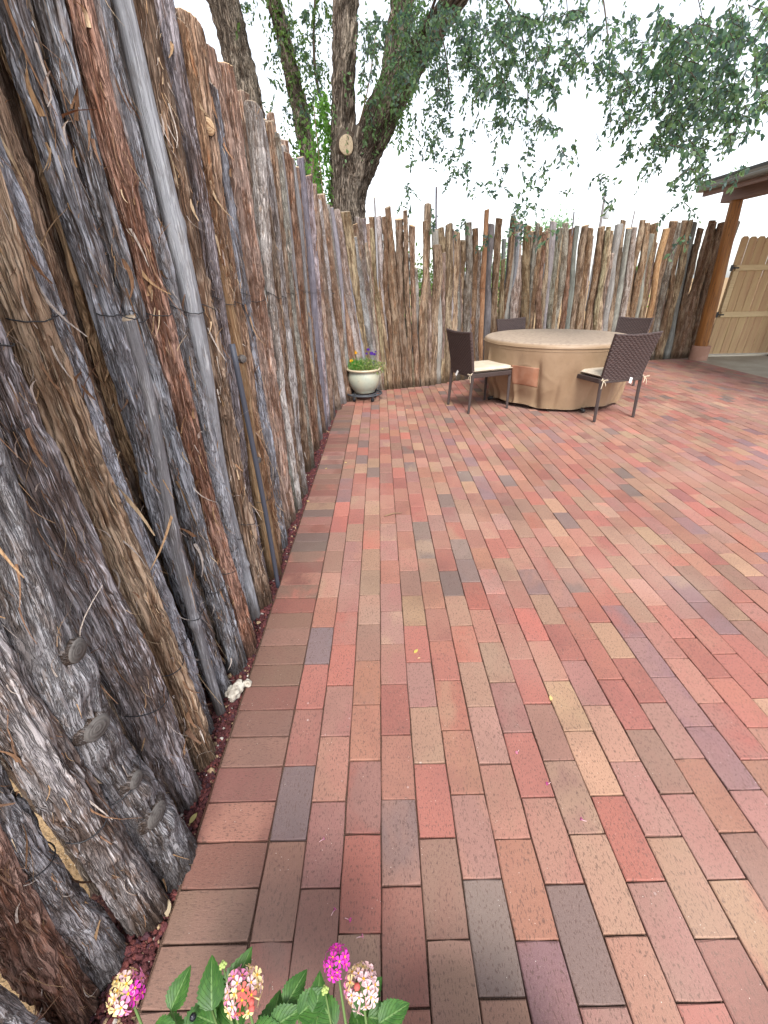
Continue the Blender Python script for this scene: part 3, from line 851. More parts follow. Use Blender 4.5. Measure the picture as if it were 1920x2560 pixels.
V, F = lathe_arr([(0, .70), (.80, .70), (.81, .69), (.81, .67), (.80, .66), (0, .66)], 48)
link('tabletop', npmesh('tabletop', V, [F]), DARKM, table)
for k in range(4):
    a_ = math.radians(8+90*k); c_, s_ = math.cos(a_), math.sin(a_)
    V, F, T = tube_arr([(.12*c_, .12*s_, .66), (.10*c_, .10*s_, .30), (.30*c_, .30*s_, .10), (.77*c_, .77*s_, .03), (.80*c_, .80*s_, .02)], [.026, .026, .024, .02, .02], 10, 24)
    link('leg', npmesh('leg', V, [F, T]), DARKM, table)
nt_ = 420; th = np.linspace(0, 2*np.pi, nt_, endpoint=False)
prof = [(r, .724+.012*(r/.83)**2*0) for r in np.linspace(0.001, .80, 26)]+[(.80+.055*math.sin(u), .724-.045*(1-math.cos(u))) for u in np.linspace(.15, math.pi/2, 7)]
nt0 = len(prof)
sk = [(1-u, u) for u in np.linspace(.02, 1, 64)]
rows = []; topw = []
fr_ = np.random.RandomState(19)
FOLDS = [(fr_.rand()*6.283, fr_.uniform(.025, .10), fr_.choice([-1, 1])*fr_.uniform(.012, .034), fr_.normal(0, .16), fr_.uniform(-.1, .45)) for _ in range(46)]
rg = np.random.RandomState(8)
ph = rg.rand(8)*6.28
for (r, z) in prof:
    x, y = r*np.cos(th), r*np.sin(th); P = np.stack([x, y, np.full(nt_, z)], -1)
    P[:, 2] += (nz(P, (2.2, 2.2, 1), 4)-.5)*.012*smoothstep(0, .3, r)*smoothstep(.86, .7, r)+(nz(P, (16, 16, 1), 4)-.5)*.0022
    rows.append(P); topw.append(np.full(nt_, smoothstep(.848, .83, np.array(r))))
for (_, u) in sk:
    z = .679-(.679-.045)*u
    fold = np.zeros(nt_)
    for (a0, w0, am, dr, u0) in FOLDS:
        dth = (th-a0-dr*u+np.pi) % (2*np.pi)-np.pi
        fold += am*np.exp(-np.abs(dth/(w0*(.6+.6*u)))**1.5)*smoothstep(u0, u0+.45, u)
    r = .853-.085*u**1.5+fold+.006*np.sin(9*th+ph[0])*u
    r = r-.05*np.exp(-((u-.9)/.2)**2)*smoothstep(-.2, .9, np.cos(th-math.radians(175)))
    P = np.stack([r*np.cos(th), r*np.sin(th), np.full(nt_, z)], -1)
    q = np.stack([th*.85*3.2+u*2.6, th*0+u*3.0, 0*th], -1)
    q[:, 0] = np.cos(th)*2.2+u*1.2; q[:, 1] = np.sin(th)*2.2+u*.8; q[:, 2] = u*1.6+np.sin(2*th)*.5
    w1 = 1-np.abs(2*nz(q, (1.7, 1.7, 1.5), 13)-1); w2 = 1-np.abs(2*nz(q, (4.2, 4.2, 2.6), 14)-1)
    rr = (w1**6-.12)*.005*min(1, u*3)
    if u < .06: rr = rr*.3
    P[:, 0] += rr*np.cos(th); P[:, 1] += rr*np.sin(th)
    P[:, 2] += (.010*np.sin(5*th+ph[4])+.006*np.sin(13*th+ph[5])+.35*fold)*u
    P[:, 2] = np.maximum(P[:, 2], .012)
    rows.append(P); topw.append(np.zeros(nt_))
Vc = np.array(rows); mr = len(rows)
idx = np.arange(mr*nt_).reshape(mr, nt_)
F = np.stack([idx[1:], np.roll(idx[1:], -1, 1), np.roll(idx[:-1], -1, 1), idx[:-1]], -1).reshape(-1, 4)
cv = link('table_cover', npmesh('table_cover', Vc.reshape(-1, 3), [F], True, {'top': ('FLOAT', np.concatenate(topw))}), COVER, None, (TC[0], TC[1], 0))
tag(cv, 'wrinkled tan fabric cover draped over the round patio table', 'table cover')
sl = cv.modifiers.new('s', 'SOLIDIFY'); sl.thickness = .0025; sl.offset = -1
# piped seam round the rim and hem
for row, rad_ in ((nt0-1, .0042), (nt0+2, .002), (mr-1, .0035)):
    C = np.concatenate([Vc[row], Vc[row][:1]])
    C = C+np.c_[C[:, :2]/np.linalg.norm(C[:, :2], axis=1)[:, None]*.002, np.zeros(len(C))]
    V, F_, T_ = tube_arr(C, rad_, 6, caps=False)
    link('seam', npmesh('seam', V, [F_], True, {'top': ('FLOAT', np.zeros(len(V)))}), COVER, cv)
# sewn-on vent flap, reddish fabric
PATCH = M('rust_fabric', .6, .3); pn = PATCH.noise(PATCH.obj(), 14, 3)
PATCH = PATCH.out(PATCH.mix(PATCH.step(pn, .4, .7), (.29, .135, .080), (.32, .165, .105)), pn, .003)
ja = int((math.radians(-131) % (2*math.pi))/(2*math.pi)*nt_); js = int(.34/.84/(2*math.pi)*nt_)
r0, r1 = nt0+19, nt0+41
sub = Vc[r0:r1, ja-js//2:ja+js//2].copy()
dn = sub[..., :2]/np.linalg.norm(sub[..., :2], axis=-1)[..., None]
sub[..., :2] += dn*.0025
gi = np.arange(sub.shape[0]*sub.shape[1]).reshape(sub.shape[:2])
Fp = np.stack([gi[1:, :-1], gi[1:, 1:], gi[:-1, 1:], gi[:-1, :-1]], -1).reshape(-1, 4)
pt = link('vent_flap', npmesh('vent_flap', sub.reshape(-1, 3), [Fp]), PATCH, cv); pt['label'] = 'faded rust coloured vent flap'
so = pt.modifiers.new('s', 'SOLIDIFY'); so.thickness = .0015

# ------------------------------------------------------------------ wicker chairs
def m_wicker():
    a = M('wicker', .5, .35); t = a.attr('wear'); n = a.noise(a.obj(), 40, 3)
    c = a.mix(t, (.024, .016, .016), (.080, .053, .050)); c = a.mix(a.step(n, .5, .8), c, (.085, .055, .05))  # darker between the strands, lighter on their raised middles
    return a.out(c, n, .0006)
WICKER = m_wicker()
def m_wrap():
    a = M('wicker_wrap', .5, .35); sp = a.n('ShaderNodeSeparateXYZ'); a.set(sp.inputs[0], a.obj())
    zz = a.math('SINE', a.math('MULTIPLY', a.math('ADD', sp.outputs[2], a.math('MULTIPLY', a.math('ADD', sp.outputs[0], sp.outputs[1]), .35)), 620))
    n = a.noise(a.obj(), 60, 2)
    c = a.mix(a.rng(zz, -1, 1, 0, 1), (.030, .020, .019), (.080, .056, .052)); c = a.mix(a.math('MULTIPLY', n, .3), c, (.10, .075, .07))
    return a.out(c, zz, .0016)
WRAP = m_wrap()
def m_cush():
    a = M('cushion_canvas', .9, .1); p = a.obj(); n = a.noise(p, 9, 3); w = a.noise(a.vmul(p, (500, 500, 500)), 1, 1)
    c = a.mix(a.step(n, .35, .7), (.47, .40, .31), (.55, .48, .39))
    return a.out(c, a.math('ADD', n, a.math('MULTIPLY', w, .2)), .003)
CUSH = m_cush()
WHITE = M('white_card', .6, .3).out((.75, .75, .74))
CORD = M('cotton_cord', .9, .1).out((.58, .50, .38))

def weave_panel(h, wb, wt, x0, lean, bow, th_=.028):
    nu, nv = 150, 190
    u = np.linspace(-1, 1, nu); v = np.linspace(0, 1, nv)
    U, Vv = np.meshgrid(u, v, indexing='ij')
    wid = (wb+(wt-wb)*Vv)/2
    y = U*wid; z0 = .405; z = z0+h*Vv
    xc = x0-lean*Vv**1.3-bow*(1-U**2)*(.3+.7*Vv)
    # top edge dips a touch in the middle, corners flare
    z = z+Vv*.012*(U**2)
    row = np.floor((z-z0)/.0165); col = y/.042+.5*(row % 2)
    wv = np.abs(np.sin(np.pi*col))**.7*np.sqrt(np.clip(np.sin(np.pi*(((z-z0)/.0165) % 1)), 0, 1))
    edge = np.minimum(np.minimum((1-np.abs(U))*wid, (1-Vv)*h), .03)/.03
    tk = th_/2*np.sqrt(np.clip(edge*2, 0.02, 1))+.006*(1-smoothstep(0, 1, edge))
    A_ = Acc()
    gi = np.arange(nu*nv).reshape(nu, nv)
    Q = np.stack([gi[:-1, :-1], gi[1:, :-1], gi[1:, 1:], gi[:-1, 1:]], -1).reshape(-1, 4)
    sgn = {1: Q[:, ::-1] if False else Q, -1: Q[:, ::-1]}
    for sg in (1, -1):
        x = xc+sg*(tk+(wv-.5)*.0055)
        A_.add(np.stack([x, y, z], -1).reshape(-1, 3), sgn[sg], None, wear=np.clip(wv, 0, 1).reshape(-1, 1))
    # close the rim
    b = nu*nv
    loop = np.concatenate([gi[:, 0], gi[-1, 1:], gi[::-1, -1][1:], gi[0, ::-1][1:-1]])
    nx = np.roll(loop, -1)
    A_.Q.append(np.stack([loop, loop+b, nx+b, nx], 1))
    return A_

def rbox(c, d, r=.004, rot=None):
    """rounded-section bar"""
    V, F = [], []; box_bm(V, F, c, d, rot); return V, F
def make_chair():
    root = empty('wicker_chair')
    A_ = weave_panel(.435, .44, .485, -.232, .075, .018)
    bk = A_.build('backrest', WICKER, root)
    for (x, y) in ((.235, .215), (.235, -.215), (-.235, .215), (-.235, -.215)):
        P = [(x, y, .425), (x+(.008 if x > 0 else -.022), y*1.02, 0.0)]
        V, F, T = tube_arr(P, [.0225, .0175], 4, 8)
        me = npmesh('leg', V, [F, T], smooth=False)
        o = link('leg', me, WRAP, root)
        bv = o.modifiers.new('b', 'BEVEL'); bv.width = .005; bv.segments = 2
    # woven seat frame
    L = [((0, .222, .405), (.47, .034, .045)), ((0, -.222, .405), (.47, .034, .045)), ((.232, 0, .405), (.034, .44, .045)), ((-.232, 0, .405), (.034, .44, .045)), ((0, 0, .412), (.44, .42, .012))]
    boxes('seat_frame', L, WRAP, root, .006)
    # cushion: soft box
    n1 = 34; u = np.linspace(-1, 1, n1); A2, B2 = np.meshgrid(u, u, indexing='ij')
    ed = np.minimum(1-np.abs(A2), 1-np.abs(B2)); ed = np.clip(ed/.16, 0, 1)
    puff = np.sqrt(1-(1-ed)**2)
    P3 = np.stack([A2*.25, B2*.225, 0*A2], -1)
    zt = .454+.026*puff+.006*smoothstep(0, 1, np.clip((1-np.maximum(abs(A2), abs(B2)))*2, 0, 1))+(nz(P3, (9, 9, 1), 3)-.5)*.006
    zb = .454-.024*puff
    inset = 1-.02*(1-ed)
    xx, yy = A2*.248*inset+.012, B2*.222*inset
    gi = np.arange(n1*n1).reshape(n1, n1)
    Q = np.stack([gi[:-1, :-1], gi[1:, :-1], gi[1:, 1:], gi[:-1, 1:]], -1).reshape(-1, 4)
    V = np.concatenate([np.stack([xx, yy, zt], -1).reshape(-1, 3), np.stack([xx, yy, zb], -1).reshape(-1, 3)])
    b = n1*n1; loop = np.concatenate([gi[:, 0], gi[-1, 1:], gi[::-1, -1][1:], gi[0, ::-1][1:-1]]); nx = np.roll(loop, -1)
    cu = link('cushion', npmesh('cushion', V, [Q, Q[:, ::-1]+b, np.stack([loop, loop+b, nx+b, nx], 1)]), CUSH, root)
    # piping round the cushion
    lp = V[loop]*[1, 1, 1]; C = np.concatenate([lp, lp[:1]]); C[:, :2] = (C[:, :2]-[.012, 0])*1.008+[.012, 0]
    Vp, Fp, _ = tube_arr(C, .004, 6, caps=False); link('piping', npmesh('piping', Vp, [Fp]), CUSH, cu)
    return root, cu
def add_ties(root, sides, tagside):
    for sy in sides:
        y = sy*.225
        A_ = Acc()
        for (pts) in ([(-.22, y*.93, .445), (-.262, y, .425), (-.268, y, .412)], [(-.268, y, .418), (-.285, y+.02*sy, .437), (-.283, y+.045*sy, .425), (-.268, y, .416)], [(-.268, y, .418), (-.29, y-.02*sy, .432), (-.285, y-.04*sy, .418), (-.268, y, .414)],
                      [(-.268, y, .416), (-.283, y+.015*sy, .39), (-.280, y+.02*sy, .34)], [(-.268, y, .416), (-.285, y-.012*sy, .395), (-.284, y-.02*sy, .365)]):
            V, F, T = tube_arr(pts, .0032, 6, 14); A_.add(V, F, T)
        A_.build('cushion_tie', CORD, root)
    V, F = [], []
    box_bm(V, F, (-.262, tagside, .395), (.0015, .03, .055), Matrix.Rotation(.35, 3, 'X') @ Matrix.Rotation(.25, 3, 'Y'))
    t = link('paper_tag', npmesh('paper_tag', V, [np.array(F)], smooth=False), WHITE, root)

def copy_tree(o, parent=None):
    c = o.copy(); COL.objects.link(c)
    if parent: c.parent = parent
    for ch in list(o.children): copy_tree(ch, c)
    return c
chair0, _ = make_chair()
chairs = [(1.462, 4.440, 21.5, 'wicker chair seen sideways at the left of the covered table, beige cushion showing', (1,), (-1,), .06),
          (2.675, 4.06, 107.0, 'nearest wicker chair, its woven back to the viewer, right of the table', (1,), (1, -1), -.08),
          (2.30, 5.58, -61.0, 'wicker chair behind the table at the far left, only its back top visible', (), (), 0),
          (3.46, 5.36, -143.0, 'wicker chair behind the table at the far right, half hidden by the near chair', (), (), 0)]
made = []
for i in range(4): made.append(chair0 if i == 0 else copy_tree(chair0))
for o, (x, y, a_, lab, _, ties, tgy) in zip(made, chairs):
    o.scale = ({107.0: 1.12}.get(a_, 1.03), {107.0: 1.14, -61.0: 1.10, 21.5: 1.03}.get(a_, .92), 1); o.location = (x, y, .002); o.rotation_euler = (0, 0, math.radians(a_))
    tag(o, lab, 'chair', 'dark woven chairs around the covered table')
    if ties: add_ties(o, ties, tgy)

# ------------------------------------------------------------------ planter on its caddy in the corner
def m_glaze():
    a = M('glazed_ceramic', .28, .5); p = a.obj(); n = a.noise(p, 7, 4, .6); n2 = a.noise(p, 45, 3)
    sp = a.n('ShaderNodeSeparateXYZ'); a.set(sp.inputs[0], p)
    c = a.mix(a.step(n, .35, .65), (.43, .43, .34), (.36, .40, .335)); c = a.mix(a.step(n2, .6, .75), c, (.33, .30, .22))
    c = a.mix(a.step(sp.outputs[2], .262, .275), c, (.50, .42, .30))
    return a.out(c, n2, .0008)
PX, PY = .115, 4.90
cad = empty('plant_caddy', (PX, PY, 0)); tag(cad, 'round dark plant caddy on casters under the glazed pot', 'plant stand')
IRON = M('painted_iron', .5, .4).out((.05, .055, .065))
for r_, z_ in ((.215, .085), (.150, .085), (.08, .085)):
    C = [(r_*math.cos(a), r_*math.sin(a), z_) for a in np.linspace(0, 2*math.pi, 49)]
    V, F, T = tube_arr(C, .011 if r_ > .2 else .007, 8); link('ring', npmesh('ring', V, [F, T]), IRON, cad)
for k in range(12):
    a_ = k*math.pi/6; V, F, T = tube_arr([(.07*math.cos(a_), .07*math.sin(a_), .085), (.21*math.cos(a_), .21*math.sin(a_), .085)], .006, 6)
    link('spoke', npmesh('spoke', V, [F, T]), IRON, cad)
for k in range(4):
    a_ = math.radians(38+90*k); cx_, cy_ = .165*math.cos(a_), .165*math.sin(a_)
    cs = empty('caster', (cx_, cy_, 0), a_, cad)
    V, F, T = tube_arr([(-.008, 0, .024), (.008, 0, .024)], .023, 18); link('wheel', npmesh('wheel', V, [F, T]), M('caster_rubber', .6, .3).out((.03, .03, .035)), cs)
    boxes('fork', [((0, -.0, .058), (.026, .022, .036)), ((-.012, 0, .035), (.003, .02, .03)), ((.012, 0, .035), (.003, .02, .03))], IRON, cs, .001)
pot = empty('planter', (PX, PY, .096)); tag(pot, 'pale green glazed round planter with a cream rim in the fence corner', 'planter')
prof = [(0, .002), (.118, .002), (.128, .010), (.130, .022), (.150, .045), (.178, .090), (.193, .140), (.197, .185), (.190, .228), (.182, .252), (.184, .262), (.202, .268), (.212, .276), (.213, .288), (.205, .296), (.192, .294), (.184, .284), (.176, .260), (.176, .245)]
V, F = lathe_arr(prof, 64); pb = link('pot_body', npmesh('pot_body', V, [F]), m_glaze(), pot)
V, F = lathe_arr([(0, .258), (.08, .262), (.177, .256)], 40); link('potting_soil', npmesh('potting_soil', V, [F]), M('dark_soil', .95, .1).out((.04, .028, .02)), pot)

def leaf_cloud(acc, C, L, Wd, rng, tints, droop=0.0, fold=.25, dirs=None):
    """C (n,3) leaf bases. each leaf: 6 verts, 4 tris -> pointed blade"""
    n = len(C)
    if dirs is None:
        d = rng.normal(0, 1, (n, 3)); d[:, 2] -= droop
    else: d = dirs+rng.normal(0, .35, (n, 3))
    d /= np.linalg.norm(d, axis=1)[:, None]
    s = np.cross(d, rng.normal(0, 1, (n, 3))); s /= np.linalg.norm(s, axis=1)[:, None]
    nn_ = np.cross(s, d)
    l = L*rng.uniform(.65, 1.25, n)[:, None]; w = l*Wd*rng.uniform(.8, 1.2, n)[:, None]
    base = C; tip = C+d*l-nn_*l*.12; mid1 = C+d*l*.38+nn_*l*.05; 
    l1 = C+d*l*.38+s*w*.5+nn_*w*fold; r1 = C+d*l*.38-s*w*.5+nn_*w*fold
    l2 = C+d*l*.72+s*w*.34+nn_*w*fold*.6-nn_*l*.05; r2_ = C+d*l*.72-s*w*.34+nn_*w*fold*.6-nn_*l*.05
    V = np.stack([base, l1, r1, l2, r2_, tip], 1).reshape(-1, 3)
    k = (np.arange(n)*6)[:, None]
    T = np.concatenate([k+[0, 2, 1], k+[3, 4, 5]])
    Q = k+[1, 2, 4, 3]
    t = np.array(tints)[rng.randint(0, len(tints), n)]*rng.uniform(.75, 1.25, (n, 1))
    t = np.repeat(np.c_[t, np.ones(n)], 6, axis=0)
    acc.add(V, Q, T, tint=t)
def m_leaf(name, trans=.35, rough=.5):
    a = M(name, rough, .3); c = a.attr('tint', 'Color')
    tr = a.n('ShaderNodeBsdfTranslucent'); a.set(tr.inputs[0], a.mix(1.0, c, (2.2, 2.4, 1.5), 'MULTIPLY'))
    mx = a.n('ShaderNodeMixShader'); mx.inputs[0].default_value = trans
    a.set(a.b.inputs['Base Color'], c)
    a.t.links.new(a.b.outputs[0], mx.inputs[1]); a.t.links.new(tr.outputs[0], mx.inputs[2])
    a.t.links.new(mx.outputs[0], a.t.nodes['Material Output'].inputs[0])
    return a.m
LEAFM = m_leaf('leaf', .45); LEAFB = m_leaf('leaf_soft', .35, .6)
PETAL = {}
def petal(name, c):
    if name not in PETAL:
        a = M(name, .7, .2)
        tr = a.n('ShaderNodeBsdfTranslucent'); tr.inputs[0].default_value = c+(1,)
        mx = a.n('ShaderNodeMixShader'); mx.inputs[0].default_value = .3; a.b.inputs['Base Color'].default_value = c+(1,)
        a.t.links.new(a.b.outputs[0], mx.inputs[1]); a.t.links.new(tr.outputs[0], mx.inputs[2]); a.t.links.new(mx.outputs[0], a.t.nodes['Material Output'].inputs[0])
        PETAL[name] = a.m
    return PETAL[name]
STEM = M('green_stem', .7, .2).out((.10, .16, .05)); STEMB = M('brown_stem', .8, .2).out((.16, .11, .06))

pp = empty('potted_flowers', (PX, PY, .355)); tag(pp, 'small leafy bedding plants with yellow and purple blooms filling the glazed planter', 'flowers')
rl = np.random.RandomState(4)
ac = Acc()
n = 1700
ang = rl.rand(n)*6.28; rr = np.sqrt(rl.rand(n))*.20; hh = rl.rand(n)
C = np.stack([rr*np.cos(ang)+.02*hh, rr*np.sin(ang), hh*(.15-.25*rr)+.0], 1)
sp_ = (C[:, 0] > .11) & (rl.rand(n) < .35); C[sp_, 0] += .05; C[sp_, 2] -= .05*rl.rand(sp_.sum())
leaf_cloud(ac, C, .020, .5, rl, [(.10, .19, .035), (.16, .24, .06), (.22, .30, .10), (.07, .14, .03), (.26, .27, .10)])
ac.build('foliage', LEAFB, pp)
ac = Acc()
n = 170
C = np.stack([rl.normal(-.085, .035, n), rl.normal(0, .06, n), rl.rand(n)*.02], 1)
d_ = np.stack([rl.normal(0, .22, n)-.1, rl.normal(0, .2, n), np.ones(n)], 1)
leaf_cloud(ac, C, .125, .05, rl, [(.05, .22, .03), (.09, .28, .05)], dirs=d_*4)
ac.build('grassy_blades', LEAFB, pp)
st = Acc()
for k in range(26):
    a_ = rl.rand()*6.28; r_ = rl.rand()*.13; x_, y_ = r_*math.cos(a_), r_*math.sin(a_)
    V, F, T = tube_arr([(x_*.5, y_*.5, -.02), (x_, y_, .06), (x_*1.3+.01, y_*1.3, .12+.04*rl.rand())], .0018, 5, 6); st.add(V, F, T)
def bloom(parent, name, c, r, n_pet, mat, cmat=None, layers=1, dirv=(0, -.6, .6)):
    d = Vector(dirv).normalized(); q = d.to_track_quat('Z', 'Y').to_matrix()
    V, T = [], []
    for ly in range(layers):
        for k in range(n_pet):
            a_ = 2*math.pi*(k+ly*.5)/n_pet; w = math.pi/n_pet*1.15; rr_ = r*(1-.28*ly)
            b = len(V)
            P = [(0, 0, ly*r*.12), (rr_*.7*math.cos(a_-w), rr_*.7*math.sin(a_-w), r*(.12+.25*ly)), (rr_*math.cos(a_-w*.4), rr_*math.sin(a_-w*.4), r*(.05+.3*ly)), (rr_*math.cos(a_+w*.4), rr_*math.sin(a_+w*.4), r*(.05+.3*ly)), (rr_*.7*math.cos(a_+w), rr_*.7*math.sin(a_+w), r*(.12+.25*ly))]
            for p in P: V.append((q @ Vector(p)+Vector(c))[:])
            T += [(b, b+1, b+2), (b, b+2, b+3), (b, b+3, b+4)]
    o = link(name, npmesh(name, V, [np.array(T)], smooth=False), mat, parent)
    return o
for (x_, z_, r_) in ((-.145, .125, .022), (-.085, .215, .017), (-.09, .235, .009)):
    bloom(pp, 'yellow_bloom', (x_, -.03, z_), r_, 12, petal('petal_yellow', (.75, .42, .015)), layers=3)
    V, F, T = tube_arr([(x_+.02, -.01, 0), (x_, -.025, z_)], .0016, 5, 5); st.add(V, F, T)
for (x_, z_, r_) in ((.065, .25, .020), (.105, .205, .026), (.14, .195, .020), (.045, .205, .016), (.155, .225, .012)):
    bloom(pp, 'purple_bloom', (x_, -.02, z_), r_, 5, petal('petal_purple', (.055, .012, .19)))
    V, F, T = tube_arr([(x_-.02, 0, .05), (x_, -.018, z_)], .0014, 5, 5); st.add(V, F, T)
st.build('stems', STEM, pp)
# ------------------------------------------------------------------ porch: post, footing, beam, roof, gutter
def m_log(c1, c2, c3):
    a = M('stained_log', .55, .35); v = a.attr('fc', 'Vector')
    n = a.noise(a.vmul(v, (14, 14, 1.6)), 1, 4, .6, .3); n2 = a.noise(a.vmul(v, (90, 90, 3)), 1, 3)
    c = a.mix(a.step(n, .35, .65), c1, c2); c = a.mix(a.math('MULTIPLY', a.step(n2, .50, .64), .7), c, c3)
    n3 = a.noise(a.vmul(v, (45, 45, 1.2)), 1, 2); ck = a.step(a.math('ABSOLUTE', a.math('SUBTRACT', n3, .5)), .016, .0)
    c = a.mix(a.math('MULTIPLY', ck, .8), c, (.03, .015, .01)); c = a.mix(a.step(a.vor(a.vmul(v, (9, 9, 3)), 1.0), .13, .05), c, (.07, .03, .015))
    return a.out(c, a.math('SUBTRACT', n2, ck), .002)
porch = empty('porch', (5.95, 7.3, 0)); tag(porch, 'covered porch corner with log post, timber beam and metal gutter', 'porch')
V, F, at, mi, rf = log_arrays(*(lambda P: (P, np.linspace(0, 2.2, len(P))))(np.stack([np.linspace(5.985, 5.80, 60)-5.95+.006*np.sin(np.linspace(0, 5, 60)), np.linspace(.06, .0, 60), np.linspace(.20, 2.325, 60)], 1)), np.linspace(.108, .083, 60), 40, 'bare', 31, [(4.2, 1.0, .03, .006), (3.6, 1.5, .025, .005)], slant=0)
link('post', npmesh('post', V, F, True, at), m_log((.27, .105, .026), (.34, .15, .042), (.15, .065, .03)), porch)
V, F, T = tube_arr([(.045, .06, -.10), (.045, .06, .235)], .142, 40)
Fo = M('painted_footing', .85, .2); fn = Fo.noise(Fo.obj(), 8, 3); 
ft = link('footing', npmesh('footing', V, [F, T]), Fo.out(Fo.mix(Fo.step(fn, .4, .7), (.33, .185, .135), (.38, .22, .165)), fn, .002), porch)
bv = ft.modifiers.new('b', 'BEVEL'); bv.width = .008; bv.segments = 2; bv.limit_method = 'ANGLE'; bv.angle_limit = .9
def m_timber(name, a1, a2, a3, axis=1, rough=.7):
    a = M(name, rough, .25); p = a.obj(); sc = [70, 70, 70]; sc[axis] = 2.5
    n = a.noise(a.vmul(p, sc), 1, 3, .6); sc2 = [9, 9, 9]; sc2[axis] = .8; n2 = a.noise(a.vmul(a.vadd(p, a.rnd()), sc2), 1, 3, .6, .6)
    c = a.mix(a.step(n2, .35, .65), a1, a2); c = a.mix(a.math('MULTIPLY', a.step(n, .5, .7), .55), c, a3)
    k = a.vor(a.vmul(a.vadd(p, a.rnd()), tuple(3.5 if i != axis else 2.2 for i in range(3))), 1.0); c = a.mix(a.step(k, .06, .03), c, tuple(x*.35 for x in a3))
    return a.out(c, n, .0015)
BEAM = m_timber('beam_timber', (.23, .15, .13), (.27, .18, .155), (.16, .105, .095))
boxes('beam', [((-.13, -4.0, 2.395), (.15, 8.6, .15))], BEAM, porch, .004)
GUT = M('gutter_metal', .4, .5); GUT = GUT.out((.17, .165, .15))
# K-style gutter profile extruded along Y
gp = [(0, .085), (-.012, .085), (-.015, .078), (-.006, .055), (-.028, .028), (-.055, 0), (-.105, 0), (-.105, .005), (-.058, .005), (-.033, .03), (-.004, .056)]
gp = [(-.66+x_, 2.455+z_) for x_, z_ in [(.105, .088), (.108, .0), (.02, .0), (.0, .02), (-.006, .045), (.004, .058), (-.004, .088), (.004, .088), (.011, .058), (.004, .045), (.008, .024), (.024, .006), (.102, .006), (.099, .088)]]
y0_, y1_ = -8.0, .27
V = [(x_, y_, z_) for y_ in (y0_, y1_) for (x_, z_) in gp]; k = len(gp)
F = [(i, (i+1) % k, k+(i+1) % k, k+i) for i in range(k)]
gt = link('gutter', npmesh('gutter', V, [np.array(F), np.array([[i+k for i in range(k)][::-1]]), ], smooth=False), GUT, porch)
me = bpy.data.meshes.new('gutter_cap'); me.from_pydata([(x_, y1_+.001, z_) for x_, z_ in (gp[0], gp[1], gp[2], gp[3], gp[4], gp[5], gp[6])], [], [list(range(7))])
link('gutter_cap', me, GUT, gt)
# roof deck: low slope rising to the right
def slab(name, pts, y0, y1, mat, parent):
    V = [(x_, y_, z_) for y_ in (y0, y1) for (x_, z_) in pts]; k = len(pts)
    F = [list(range(k)), [k+i for i in range(k)][::-1]]+[[i, k+i, k+(i+1) % k, (i+1) % k] for i in range(k)]
    me = bpy.data.meshes.new(name); me.from_pydata(V, [], F); return link(name, me, mat, parent)
slab('fascia_board', [(-.553, 2.40), (-.515, 2.40), (-.515, 2.55), (-.553, 2.55)], -8, .24, BEAM, porch)
slab('roof', [(-.60, 2.562), (4.2, 3.30), (4.2, 3.42), (-.60, 2.60)], -8, .30, M('roofing', .9, .1).out((.10, .095, .09)), porch)
SOF = m_timber('soffit_timber', (.15, .10, .085), (.19, .125, .105), (.11, .07, .06), axis=0)
for k in range(7):
    y_ = .10-k*.61
    V = [(-.51, y_-.02, 2.44), (2.6, y_-.02, 2.93), (2.6, y_-.02, 3.05), (-.51, y_-.02, 2.565)]
    V += [(a, b+.04, c) for a, b, c in V]
    rf_ = link('rafter', npmesh('rafter', V, [np.array([(0, 1, 2, 3), (7, 6, 5, 4), (0, 4, 5, 1), (1, 5, 6, 2), (2, 6, 7, 3), (3, 7, 4, 0)])], smooth=False), SOF, porch)

# ------------------------------------------------------------------ board gate
GATE = m_timber('cedar_boards', (.52, .37, .20), (.46, .29, .165), (.34, .20, .11), axis=2)
RAILM = m_timber('cedar_rail', (.62, .48, .28), (.58, .43, .25), (.45, .31, .18), axis=0)
gate = empty('gate', (6.38, 7.74, 0)); tag(gate, 'new cedar board gate with two rails and black hinges beside the log post', 'gate')
gr2 = np.random.RandomState(9)
xb = .0
for k in range(9):
    w = .127+gr2.uniform(-.006, .006)
    ht = 1.885+gr2.uniform(-.008, .008)
    x0, x1 = xb, xb+w
    pr = [(x0, .035), (x1, .035), (x1, ht-.03), (x1-.03, ht), (x0+.03, ht), (x0, ht-.03)]
    V = [(x_, y_, z_) for y_ in (0, .018) for x_, z_ in pr]
    F6 = [list(range(6)), [6+i for i in range(6)][::-1]]+[[i, 6+i, 6+(i+1) % 6, (i+1) % 6] for i in range(6)]
    me = bpy.data.meshes.new('board'); me.from_pydata(V, [], F6); o = link('board', me, GATE, gate)
    xb = x1+gr2.uniform(.012, .020)
for z_ in (1.425, .70):
    boxes('rail', [((.60, -.021, z_), (1.14, .036, .085))], RAILM, gate, .003)
boxes('stile', [((.055, -.020, 1.06), (.085, .034, .63))], RAILM, gate, .003)
BLK = M('black_iron', .5, .4).out((.015, .015, .016))
for z_ in (1.425, .70):
    hg = boxes('hinge', [((-.045, -.045, z_), (.045, .012, .09)), ((.03, -.043, z_), (.10, .008, .022))], BLK, gate, .002)
boxes('latch', [((1.10, -.05, .70), (.10, .016, .07))], BLK, gate, .002)
boxes('threshold', [((.60, -.03, -.004), (1.25, .11, .05))], M('pale_sill', .8, .2).out((.62, .57, .47)), gate, .004)
# dark juniper log at the right of the gate
jl = stake(None, 7.50, 7.55, .02, 0, 2.1, .075, 'shag', 24, 120, 5001, face=(-.6, -1), tint=(.55, .5, .5)); jl.name = 'gate_log'
tag(jl, 'dark bark covered log post at the far right of the cedar gate', 'post')

